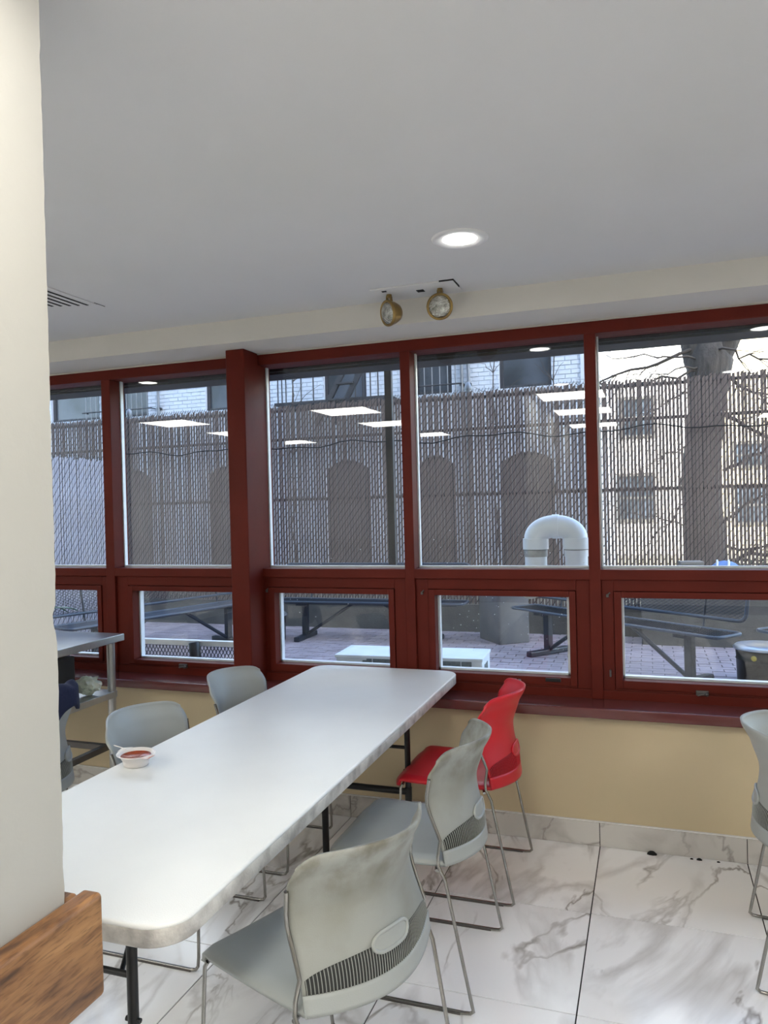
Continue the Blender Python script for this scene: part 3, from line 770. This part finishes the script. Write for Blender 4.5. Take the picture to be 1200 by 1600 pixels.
# ================================================================ FENCES
def make_fence(name, label, L, H, z0, smat, loc, rz, posts, rails, caps=True, seed=1, pitch=.038):
    f = thing(name, label, 'fence', loc, rz); rnd = random.Random(seed)
    sm2 = []
    for k in range(3):
        m_ = MB(); w_ = .0144; h = H-z0-.02+.012*k
        a = .003
        m_.add([(-w_, -a, 0), (w_, -a, 0), (w_, a, 0), (-w_, a, 0), (-w_, -a, h-.012), (w_, -a, h), (w_, a, h), (-w_, a, h-.012)],
               [(0,1,5,4), (1,2,6,5), (2,3,7,6), (3,0,4,7), (4,5,6,7), (3,2,1,0)])
        sm2.append(m_.mesh('slat', smat))
    PITCH = L/round(L/pitch)
    for i in range(round(L/PITCH)):
        o = link(sm2[rnd.randrange(3)], 'slat', f); o.location = (PITCH*(i+.5), rnd.uniform(-.001, .001), z0); o.rotation_euler = (0, rnd.uniform(-.0025, .0025), rnd.uniform(-.12, .12))
    wm = MB(); hh = H-z0; slope = .75    # diamond: dx = slope*dz
    for sgn, yo in ((1, -.009), (-1, .009)):
        step = PITCH*2; x = -hh*slope
        while x < L:
            xa, za, xb, zb = x, z0, x+hh*slope, H
            if xa < 0: za = z0+(0-xa)/slope; xa = 0
            if xb > L: zb = H-(xb-L)/slope; xb = L
            if zb-za > .05:
                if sgn < 0: xa, xb = L-xa, L-xb
                wm.bar((xa, yo, za), (xb, yo, zb), .0034, 3, caps=False, smooth=False)
            x += step
    # knuckled top edge
    x = 0
    while x < L:
        wm.bar((x, -.009, H-.01), (x+.012, 0, H+.03), .0028, 3, caps=False, smooth=False); x += PITCH
    wm.build('chain_link_mesh', M['wire'], f, kind='stuff')
    for z in rails:
        MB().bar((0, .032, z), (L, .032, z), .020, 8).build('rail', M['iron'], f)
    for x in posts:
        p = MB().bar((x, .062, -.05), (x, .062, H+.03), .032, 12).build('post', M['galv'], f)
        if caps: MB().lathe([(.040,0), (.044,.02), (.040,.05), (.022,.085), (0,.10)], (x, .062, H+.03), 14).build('post_cap', M['galv'], p)
    return f
make_fence('slatted_fence', 'tall brown slatted chain-link fence along the back of the courtyard', 11.1, 2.90, .32, M['slat'], (-9.35, 9.0, 0), 0, [.2, 2.37, 4.48, 7.31, 11.05], [2.83, 2.45, 1.66, .75])
make_fence('slatted_fence', 'shorter blue-grey slatted fence along the left side of the courtyard', 3.5, 2.19, .1, M['slat_blue'], (-6.2, 4.3, 0), pi/2, [.05, 1.7, 3.45], [2.12, 1.2, .3], caps=False, seed=2)
MB().box(-9, 5, 8.97, 9.2, -.1, .33).build('wall_curb', M['curb'], kind='structure')
pts = []
random.seed(2)
for k in range(60):
    x = -7.3+8.9*k/59
    pts.append((x, 8.955+.012*sin(k), 2.345+.03*sin(k*.55)+.018*sin(k*1.3+1)-.012*(x+3)*.3))
tag(MB().tube(pts, .0075, 6).build('cable', M['black']), 'thin black cable strung in waves along the back fence', 'cable')

# ================================================================ BENCHES
def expanded(m_, x0, x1, fn, z0, z1, px=.055, pz=.026, r=.0022):
    # diamond bars across the rectangle x0..x1, z0..z1 ; fn(x,z)->point
    W_, H_ = x1-x0, z1-z0; sl_ = px/pz
    for sg in (1, -1):
        c = -H_*sl_
        while c < W_:
            xa, za, xb, zb = c, 0, c+H_*sl_, H_
            if xa < 0: za = -xa/sl_; xa = 0
            if xb > W_: zb = H_-(xb-W_)/sl_; xb = W_
            if zb > za+1e-3:
                X = (lambda q: x0+q) if sg > 0 else (lambda q: x1-q)
                m_.bar(fn(X(xa), z0+za), fn(X(xb), z0+zb), r, 3, caps=False, smooth=False)
            c += px
def make_bench(label, loc, rz, L=2.4):
    b = thing('metal_bench', label, 'bench', loc, rz, 'metal mesh benches in the courtyard')
    # local: x along the bench, sitter faces -y, seat front at y=-.2
    def rr_(x0, x1, a0, a1, r, n_=5):
        return rrect(x0, x1, a0, a1, r, n_)
    ring = [(x, y, .45) for x, y in rr_(-L/2, L/2, -.2, .14, .06)]
    MB().tube(ring, .014, 8, closed=True).build('seat_rim', M['benchedge'], b)
    m_ = MB(); expanded(m_, -L/2, L/2, lambda x, z: (x, z, .45), -.2, .14, .05, .024, .0024); m_.build('seat_mesh', M['benchmetal'], b, kind='stuff')
    by = lambda z: .17+(z-.54)*.22
    ring = [(x, by(z), z) for x, z in rr_(-L/2, L/2, .54, .86, .06)]
    MB().tube(ring, .016, 8, closed=True).build('backrest_rim', M['benchedge'], b)
    m_ = MB(); expanded(m_, -L/2, L/2, lambda x, z: (x, by(z), z), .54, .86, .05, .028, .0024); m_.build('backrest_mesh', M['benchmetal'], b, kind='stuff')
    for s in (-1, 1):
        x = s*L*.345
        p = MB().bevbox(x-.035, x+.035, -.06, .0, .03, .45, .005).bevbox(x-.06, x+.06, -.17, .12, .40, .435, .006).build('leg', M['benchmetal'], b)
        MB().bevbox(x-.035, x+.035, -.30, .24, 0, .055, .012).build('foot', M['benchmetal'], b)
        MB().bar((x-s*.03, -.03, .06), (x-s*.62, -.03, .43), .020, 8).build('brace', M['benchmetal'], b)
        MB().tube([(x, .10, .44), (x, .16, .46), (x, by(.56), .56), (x, by(.80), .80)], .011, 8).build('backrest_bracket', M['benchmetal'], b)
    MB().bevbox(-L/2+.1, L/2-.1, -.05, -.01, .405, .44, .004).build('seat_beam', M['benchmetal'], b)
    return b
make_bench('dark metal mesh bench along the back fence, parallel to it', (-3.08, 8.22, 0), radians(1), 2.3)
bp = thing  # (kept short)
b2 = make_bench('dark metal mesh bench standing slantwise at the right', (-.33, 7.30, 0), radians(-39), 2.40)
b3 = make_bench('dark metal mesh bench along the left side fence', (-4.98, 6.98, 0), radians(71), 2.45)
b4 = make_bench('dark metal mesh bench at the far right, cut off by the frame', (1.62, 6.25, 0), radians(-47), 2.0)
# ---- bins
def bin_(label, x, y, rz):
    b = thing('metal_bin', label, 'bin', (x, y, 0), rz, 'black bins with silver lids')
    MB().lathe([(0,0), (.185,0), (.195,.01), (.2,.20), (.207,.205), (.2,.215), (.205,.285), (0,.285)], n=36).build('body', M['black'], b)
    MB().lathe([(.205,.285), (.222,.288), (.226,.30), (.205,.318), (.14,.328), (0,.33)], n=36).build('lid', M['lid'], b)
    MB().lathe([(.022,0), (.022,.003), (0,.003)], (.1*0, -.2045, .235), 12, axis=(0,-1,0)).build('sticker', M['yellow'], b)
bin_('black bin with silver lid at the left end of the back bench', -4.27, 8.0, radians(47))
bin_('black bin with silver lid and yellow sticker, right of the slanted bench', .86, 6.93, radians(-25))
# ---- planter box
p = thing('planter_box', 'dark grey square planter box standing on the pavers', 'planter', (-1.57, 8.50, 0), radians(38))
slab(rrect(-.19, .19, -.25, .25, .03, 3), 0, .66, .008).build('box', M['planter'], p)
MB().bevbox(-.21, .21, -.27, .27, .64, .68, .004).build('rim', M['planter'], p)
# ---- condenser
a = thing('air_conditioner_unit', 'white outdoor air conditioner unit on the pavers below the windows', 'air conditioner', (-1.54, 4.94, 0), radians(3))
MB().bevbox(-.5, .5, -.165, .165, .05, .535, .012).build('casing', M['ac'], a)
MB().bevbox(-.505, .505, -.18, .175, .523, .545, .006).build('top_cover', M['ac'], a)
MB().box(-.28, .43, -.172, -.164, .08, .522).build('coil', M['acdark'], a)
gr = MB()
for k in range(5): gr.box(-.28, .43, -.178, -.172, .12+.09*k, .124+.09*k)
for k in range(4): gr.box(-.24+.2*k, -.236+.2*k, -.178, -.172, .08, .522)
gr.build('guard_wires', M['ac'], a)
lv = MB().box(.4975, .5035, -.012, .012, .20, .49).mesh('louvre', M['acdark'])
for k in range(3):
    o = link(lv, 'louvre', a); o.location = (0, -.07+.05*k, 0)
MB().bevbox(-.46, -.32, -.172, -.164, .44, .50, .003).build('handle_recess', M['bead'], a)
MB().bevbox(-.31, -.27, -.172, -.164, .42, .51, .003).build('vent_strip', M['acdark'], a)
for s in (-.38, .38): MB().bevbox(s-.04, s+.04, -.19, .19, 0, .052, .004).build('foot', M['acdark'], a)
# ---- white gooseneck pipe
g = thing('vent_pipe', 'white plastic gooseneck vent pipe outside the large window', 'pipe', (-.452, 3.95, 0))
xl, xr, zc, rr0 = -.103, .100, 1.352, .058
arc = [(xl+(xr-xl)/2-(xr-xl)/2*cos(pi*k/24), 0, zc+.064*sin(pi*k/24)) for k in range(25)]
MB().tube(arc, rr0, 28).build('bend', M['pvc'], g)
MB().tube([(-.016, 0, zc+.063), (.016, 0, zc+.063)], rr0+.004, 28).build('middle_joint', M['pvc'], g)
for x in (xl, xr):
    MB().tube([(x, 0, 1.300), (x, 0, 1.355)], rr0+.007, 28).build('socket', M['pvc'], g)
    MB().tube([(x, 0, 1.262), (x, 0, 1.300)], rr0+.001, 28).build('grimy_joint', M['pvc_dark'] if x < 0 else M['pvc'], g)
    MB().tube([(x, 0, 1.30), (x, 0, 1.296)], rr0+.004, 28).build('seal', M['acdark'], g)
    MB().tube([(x, 0, 1.27), (x, 0, 1.18), (x, -.012, 1.15), (x, -.04, 1.13), (x, -.09, 1.125), (x, -.222, 1.125)], rr0-.002, 24).build('leg_pipe', M['pvc'], g)
# ---- slim dark upright strip near the windows
tag(MB().bevbox(-1.462, -1.418, 4.25, 4.28, 0, 2.9, .003).bevbox(-1.50, -1.38, 4.21, 4.32, 0, .01, .003).build('dark_upright', M['iron']), 'slim dark upright strip outside the middle window', 'post')
# ---- mesh guard outside the left windows
gd = thing('mesh_guard', 'low white-topped guard of black diamond mesh outside the left windows', 'guard rail', (-3.45, 4.3, 0), radians(1))
MB().bevbox(-1.3, 1.15, -.02, .02, .655, .69, .004).build('top_rail', M['bead'], gd)
MB().bevbox(-1.3, 1.15, -.015, .015, .10, .13, .004).build('bottom_rail', M['bead'], gd)
m_ = MB(); expanded(m_, -1.3, 1.15, lambda x, z: (x, 0, z), .13, .655, .026, .046, .0034); m_.build('diamond_mesh', M['wire'], gd, kind='stuff')
for x in (-1.28, -.1, 1.13): MB().bevbox(x-.015, x+.015, -.015, .015, 0, .66, .003).build('post', M['bead'], gd)
sp = thing('spotlight', 'black cylindrical spotlight clipped to the mesh guard', 'spotlight', (-2.80, 4.235, .625))
d = Vector((.16, -.1, -1)).normalized()
MB().lathe([(.033,-.06), (.036,-.05), (.036,.07), (.033,.075), (.033,.05), (0,.05)], (0,0,-.01), 24, axis=-d).build('housing', M['black'], sp)
MB().lathe([(0,.062), (.033,.062), (.033,.058), (0,.058)], (0,0,-.01), 24, axis=-d).build('lens', M['bead'], sp)
MB().tube([(0, .03, -.02), (0, .05, 0), (0, .05, .03)], .006, 8).build('clip', M['black'], sp)

# ================================================================ BRICK BUILDING BEHIND THE FENCE
BY = 13.0
X0b, X1b, Z1b = -14.5, -.78, 9.0
wins = [(-11.3, -10.35, 'w'), (-10.15, -9.5, 'w')]
cols = [(-10.25, -9.55), (-8.2, -7.35), (-5.66, -4.82), (-3.90, -3.22), (-2.38, -1.50)]
opens = []
for (a_, b_) in cols:
    opens.append((a_, b_, 3.50, 5.3)); opens.append((a_, b_, .2, 2.42))
opens.append((-12.0, -10.75, 3.50, 5.3))
opens.append((-13.9, -13.0, 3.50, 5.3))
for (a_, b_) in cols: opens.append((a_, b_, 6.3, 8.0))
xs = sorted(set([X0b, X1b]+[o_[0] for o_ in opens]+[o_[1] for o_ in opens])); zs = sorted(set([-.1, Z1b]+[o_[2] for o_ in opens]+[o_[3] for o_ in opens]))
bb_ = thing('brick_building', 'pale blue-white painted brick building behind the fence', 'building', (0, 0, 0))
m_ = MB()
for i in range(len(xs)-1):
    for j in range(len(zs)-1):
        cx, cz = (xs[i]+xs[i+1])/2, (zs[j]+zs[j+1])/2
        if any(o_[0] < cx < o_[1] and o_[2] < cz < o_[3] for o_ in opens): continue
        m_.box(xs[i], xs[i+1], BY+.012, BY+.35, zs[j], zs[j+1])
m_.box(X0b, X1b, BY+.36, BY+6, -.1, Z1b)
m_.build('wall', M['mortar'], bb_)
br = MB(); z = 0.0; r_ = 0; random.seed(9)
while z < 6.2:
    x = X0b+(.1 if r_ % 2 else 0)
    while x < X1b-.05:
        segs = [(x, min(x+.203, X1b))]
        for o_ in opens:
            if o_[2]-.02 < z+.033 < o_[3]:
                ns = []
                for p0, p1 in segs:
                    if p1 <= o_[0] or p0 >= o_[1]: ns.append((p0, p1)); continue
                    if p0 < o_[0]: ns.append((p0, o_[0]))
                    if p1 > o_[1]: ns.append((o_[1], p1))
                segs = ns
        for p0, p1 in segs:
            if p1-p0 < .03: continue
            q = random.uniform(-.003, .004); yy = BY-q
            br.add([(p0,BY+.012,z), (p1,BY+.012,z), (p1,BY+.012,z+.069), (p0,BY+.012,z+.069), (p0+.004,yy,z+.004), (p1-.004,yy,z+.004), (p1-.004,yy,z+.065), (p0+.004,yy,z+.065)],
                   [(4,5,6,7), (0,1,5,4), (1,2,6,5), (2,3,7,6), (3,0,4,7)])
        x += .21
    z += .075; r_ += 1
br.build('brick', M['brick'], bb_, kind='stuff')
for (a_, b_, c_, d_) in opens:
    door = c_ < 1
    wn = MB(); frame(wn, a_, b_, c_, d_, .06, .06, .07, .06, BY+.06, BY+.13, .004)
    if not door: wn.box(a_+.06, b_-.06, BY+.07, BY+.12, (c_+d_)/2-.03, (c_+d_)/2+.03)
    wo = wn.build('door' if door else 'window', M['iron'], bb_)
    MB().box(a_+.05, b_-.05, BY+.10, BY+.12, c_+.05, d_-.06).build('panel' if door else 'pane', M['door_dark'] if door else M['dark_glass'], wo)
    if door:
        # segmental arch head filling the top corners
        ar = MB(); w2 = (b_-a_)/2
        pl_ = [(a_, d_+.02)]+[(a_+2*w2*k/10, d_-.16+.16*sin(pi*k/10)) for k in range(11)]+[(b_, d_+.02)]
        vs = [(x, y, z) for y in (BY-.01, BY+.14) for x, z in pl_]; n_ = len(pl_)
        ar.add(vs, [tuple(range(n_)), tuple(range(2*n_-1, n_-1, -1))]+[(k, (k+1) % n_, n_+(k+1) % n_, n_+k) for k in range(n_)])
        ar.build('arch', M['brick'], bb_)
    else:
        MB().bevbox(a_-.05, b_+.05, BY-.05, BY+.06, c_-.07, c_, .005).build('sill', M['brick'], bb_)
MB().box(-1.02, -.78, BY-.02, BY+.01, 0, 9).build('corner_pilaster', M['brick'], bb_)
# window bars: a grille each
def bars(x0_, x1_, lab, z0_=3.38, z1_=4.9, st=.125, y=BY-.16):
    g_ = thing('window_grille', lab, 'window bars', (x0_, y, z0_), 0, 'iron bars on the brick building')
    W_ = x1_-x0_; H_ = z1_-z0_; bm2 = MB().bar((0, 0, 0), (0, 0, H_), .010, 6).mesh('bar', M['galv'])
    k = 0
    while k*st <= W_+.001:
        o = link(bm2, 'bar', g_); o.location = (k*st, 0, 0); k += 1
    for z in (.25, 1.1):
        rl = MB().bar((-.10, 0, z), (W_+.10, 0, z), .014, 6); rl.bar((-.08, 0, z), (-.08, .16, z), .010, 6).bar((W_+.08, 0, z), (W_+.08, .16, z), .010, 6); rl.build('crossbar', M['iron'], g_)
bars(-10.95, -9.45, 'iron bars over the brick building window furthest left')
bars(-3.95, -3.1, 'iron bars over the brick building window beside the drainpipes', st=.14)
# fire escape
fe = thing('fire_escape', 'black iron fire escape with sloping ladder on the brick building', 'fire escape', (-5.3, 12.35, 0))
bm2 = MB().bar((0, 0, 3.45), (0, 0, 4.75), .012, 6).mesh('baluster', M['iron'])
for x in (-.98, -.9, -.82, -.68, -.52, -.28, .52, .66, .80, .94, 1.08):
    o = link(bm2, 'baluster', fe); o.location = (x, 0, 0)
MB().box(-1.05, 1.15, -.02, .6, 3.40, 3.45).build('platform', M['iron'], fe)
MB().bar((-1.05, 0, 4.72), (1.15, 0, 4.72), .02, 6).build('handrail', M['iron'], fe)
for dx in (0, .33):
    MB().bevbox(-.045, .045, -.03, .03, 0, 1.95, .004).build('stringer', M['iron'], fe)
    o = fe.children[-1]; o.location = (-.18+dx, -.1, 3.0); o.rotation_euler = (0, radians(30), 0)
for k in range(6):
    z = 3.15+.27*k; x = -.18+(z-3.0)*math.tan(radians(30))
    MB().bevbox(x, x+.33, -.16, -.04, z-.015, z+.015, .003).build('tread', M['iron'], fe)
# drainpipes
for k, (x, lab) in enumerate(((-3.02, 'grey drainpipe on the brick building, left of a pair'), (-2.90, 'grey drainpipe on the brick building, right of a pair'), (-9.25, 'grey drainpipe on the brick building, beside the barred window'))):
    d_ = thing('drainpipe', lab, 'pipe', (x, 12.93, 0), 0, 'drainpipes')
    MB().bar((0, 0, 0), (0, 0, 8.5), .028, 10).build('pipe', M['galv'], d_)
    for z in (1.5, 3.6, 5.5): MB().bevbox(-.04, .04, -.01, .09, z, z+.04, .003).build('strap', M['iron'], d_)

# ================================================================ SUNLIT BUILDINGS FAR BEHIND, TREE
def far_building(label, x0_, x1_, y_, h_, m0, wn):
    b = thing('far_building', label, 'building', (0, 0, 0))
    MB().box(x0_, x1_, y_, y_+6, -.1, h_).build('wall', m0, b)
    MB().bevbox(x0_-.15, x1_+.15, y_-.15, y_+6, h_, h_+.2, .02).build('cornice', m0, b)
    for (a_, b_, c_, d_) in wn:
        f_ = MB(); frame(f_, a_, b_, c_, d_, .07, .07, .08, .10, y_-.05, y_+.03, .005)
        f_.box(a_+.07, b_-.07, y_-.03, y_+.02, (c_+d_)/2-.03, (c_+d_)/2+.03)
        o = f_.build('window', M['curb'], b)
        MB().box(a_+.06, b_-.06, y_-.02, y_-.01, c_+.09, d_-.07).build('pane', M['dark_glass'], o)
far_building('bright cream building seen left of the tree behind the fence', -2.2, 1.35, 23, 13, M['farwall'], [(-.75, .25, 3.3, 4.5), (-.85, .2, .9, 2.3), (-.7, .3, 5.9, 7.5)])
far_building('yellowish building seen right of the tree behind the fence', 1.75, 9, 25, 8, M['farwall2'], [(2.4, 3.6, .7, 1.9), (2.4, 3.8, 2.4, 3.2)])
tr = thing('tree', 'thick bare tree trunk forking just above the back fence', 'tree', (.70, 11.2, 0))
def wob(p0, p1, n_, amp, rnd):
    P_ = []
    for k in range(n_+1):
        q = k/n_; p_ = Vector(p0).lerp(Vector(p1), q)
        if 0 < k < n_: p_ += Vector((rnd.uniform(-amp, amp), rnd.uniform(-amp, amp), rnd.uniform(-amp, amp)))
        P_.append(p_)
    return P_
rnd = random.Random(21)
tz = [(-.02,0,-.1,.40), (0,0,.2,.32), (.03,0,.6,.27), (.0,0,1.2,.26), (-.03,0,1.8,.25), (.02,0,2.3,.235), (.07,0,2.8,.235), (.10,0,3.15,.27), (.12,0,3.4,.30), (.12,0,3.6,.22), (.12, 0, 3.9, .1)]
MB().tube([(x, y, z) for x, y, z, r in tz], [r for *_, r in tz], 18).build('trunk', M['bark'], tr)
limbs = [((.05,0,3.25), (-.32,.1,4.4), .19, .13), ((.18,0,3.25), (.62,-.1,4.5), .17, .12), ((.12,.1,3.3), (.1,.5,5.2), .16, .09), ((-.32,.1,4.3), (-1.4,.3,6.6), .13, .04), ((.6,-.1,4.4), (1.6,0,6.8), .12, .04)]
for a_, b_, r0, r1 in limbs:
    P_ = wob(a_, b_, 6, .04, rnd); MB().tube(P_, [r0+(r1-r0)*k/6 for k in range(7)], 12).build('limb', M['bark'], tr)
br_specs = [((-.12,-.12,3.55), (-1.9,-.5,2.95), .026), ((.0,-.15,3.25), (-1.5,-.5,3.05), .020), ((-.05,-.1,3.0), (-.8,-.4,2.7), .02), ((.1,-.12,2.4), (-.9,-.6,1.9), .018),
            ((.2,-.1,2.7), (1.3,-.4,1.9), .03), ((.2,-.1,3.6), (1.4,-.5,4.0), .02), ((.25,-.1,1.9), (1.3,-.4,2.5), .025), ((.1,-.1,.6), (1.4,-.6,1.1), .035), ((-.1,-.15,3.7), (-1.0,-.4,4.3), .02), ((.2,-.2,1.2),(1.5,-.4,2.1),.022), ((-.1,-.2,1.6),(-.9,-.5,.7),.015), ((.3,-.1,3.2),(1.0,-.3,2.6),.03), ((-.05,-.2,3.4),(-1.2,-.5,3.5),.016), ((.0,-.2,3.3),(-.9,-.5,3.15),.014), ((.1,-.2,3.7),(-.9,-.5,3.75),.016), ((.2,-.2,3.5),(1.1,-.4,3.2),.02), ((-.1,-.2,1.1),(-1.3,-.6,1.5),.014), ((.25,-.2,.9),(1.6,-.5,.8),.02)]
for a_, b_, r0 in br_specs:
    P_ = wob(a_, b_, 9, .045, rnd); m_ = MB().tube(P_, [r0*(1-.75*k/9) for k in range(10)], 6)
    for k in range(2, 9):
        for q in range(2):
            d_ = (P_[k]-P_[k-1]).normalized()+Vector((rnd.uniform(-.9, .9), rnd.uniform(-.3, .3), rnd.uniform(-.9, .9)))
            e_ = P_[k]+d_*rnd.uniform(.15, .45); Q_ = wob(P_[k], e_, 4, .02, rnd); m_.tube(Q_, [r0*.35*(1-.7*j/4) for j in range(5)], 4)
    m_.build('branch', M['twig'], tr)
# bare shrub twigs by the brick wall, seen above the fence
def twigs(label, x, y, zt, seed):
    rnd = random.Random(seed); t_ = thing('bare_sapling', label, 'sapling', (x, y, 0))
    P_ = wob((0, 0, -.05), (.1, 0, zt), 10, .05, rnd); MB().tube(P_, [.022*(1-.7*k/10) for k in range(11)], 6).build('stem', M['twig'], t_)
    m_ = MB()
    for k in range(5, 11):
        for q in range(3):
            e_ = P_[k]+Vector((rnd.uniform(-.5, .5), rnd.uniform(-.1, .1), rnd.uniform(.1, .5)))
            m_.tube(wob(P_[k], e_, 4, .03, rnd), [.007*(1-.6*j/4) for j in range(5)], 4)
    m_.build('twig', M['twig'], t_, kind='stuff')
twigs('bare sapling in front of the brick wall, left of its corner', -1.35, 11.6, 4.2, 3)
twigs('bare sapling in front of the rightmost brick building window', -2.3, 11.8, 4.0, 8)
twigs('bare sapling in front of the brick wall left of the fire escape', -5.6, 11.4, 4.1, 5)
# low shrubs and a bag by the fence
sh = thing('shrub', 'low dark shrub behind the fence at the far right', 'shrub', (1.5, 10.0, 0))
m_ = MB(); rnd = random.Random(4)
for k in range(700):
    a_ = rnd.uniform(0, 2*pi); r_ = rnd.random()**.5*.7; c_ = Vector((r_*cos(a_)*1.1, r_*sin(a_)*.4, rnd.uniform(.1, .78)))
    d1 = Vector((rnd.uniform(-1, 1), rnd.uniform(-1, 1), rnd.uniform(-1, 1))).normalized()*.05; d2 = d1.orthogonal().normalized()*.02
    m_.add([c_-d1, c_+d2, c_+d1, c_-d2], [(0,1,2,3)])
m_.build('foliage', M['shrub'], sh, kind='stuff')
m_ = MB()
for k in range(8): m_.bar((0, 0, 0), (rnd.uniform(-.5, .5), rnd.uniform(-.2, .2), .6), .012, 5, r2=.004)
m_.build('stem', M['twig'], sh)
lg_ = MB().bevbox(-.1, 3.0, 8.50, 8.93, -.1, .66, .02).build('stone_ledge', M['curb'])
tag(lg_, 'dark stone ledge below the fence under the blue bag', 'ledge')
bg_ = thing('blue_bag', 'blue and white striped bag heaped against the back fence', 'bag', (.735, 8.70, .661))
def dome(rx, ry, h, amp, seed):
    m_ = MB(); n1, n2 = 22, 14; vs = []
    for j in range(n2+1):
        for i in range(n1):
            a_ = 2*pi*i/n1; v = j/n2; r_ = (1-v**2.2)**.5 if v < 1 else 0
            k_ = 1+amp*mn.noise(Vector((cos(a_)*2, sin(a_)*2, v*3+seed)))
            vs.append((rx*cos(a_)*r_*k_, ry*sin(a_)*r_*k_, h*v))
    fs = [(j*n1+i, j*n1+(i+1) % n1, (j+1)*n1+(i+1) % n1, (j+1)*n1+i) for j in range(n2) for i in range(n1)]
    m_.add(vs, fs, True); m_.add(vs[:n1], [tuple(range(n1-1, -1, -1))]); return m_
dome(.20, .15, .22, .25, 1).build('sack', M['bag'], bg_)
for dx in (-.09, .02):
    P_ = []
    for k in range(15):
        v = .25+.75*k/14; r_ = (1-v**2.2)**.5 if v < 1 else 0
        P_.append((dx+.04*v-.02, -.155*r_-.012, .22*v))
    MB().tube(P_, .012, 6).build('stripe', M['bagwhite'], bg_)
cb = MB().bevbox(-.12, .10, -.09, .09, 0, .20, .01).bevbox(-.13, .10, -.10, .08, .19, .215, .004).build('cardboard_box', M['card']); cb.location = (.42, 8.70, .66); cb.rotation_euler = (0, 0, .15)
tag(cb, 'grey damp cardboard box left of the blue bag by the fence', 'box')
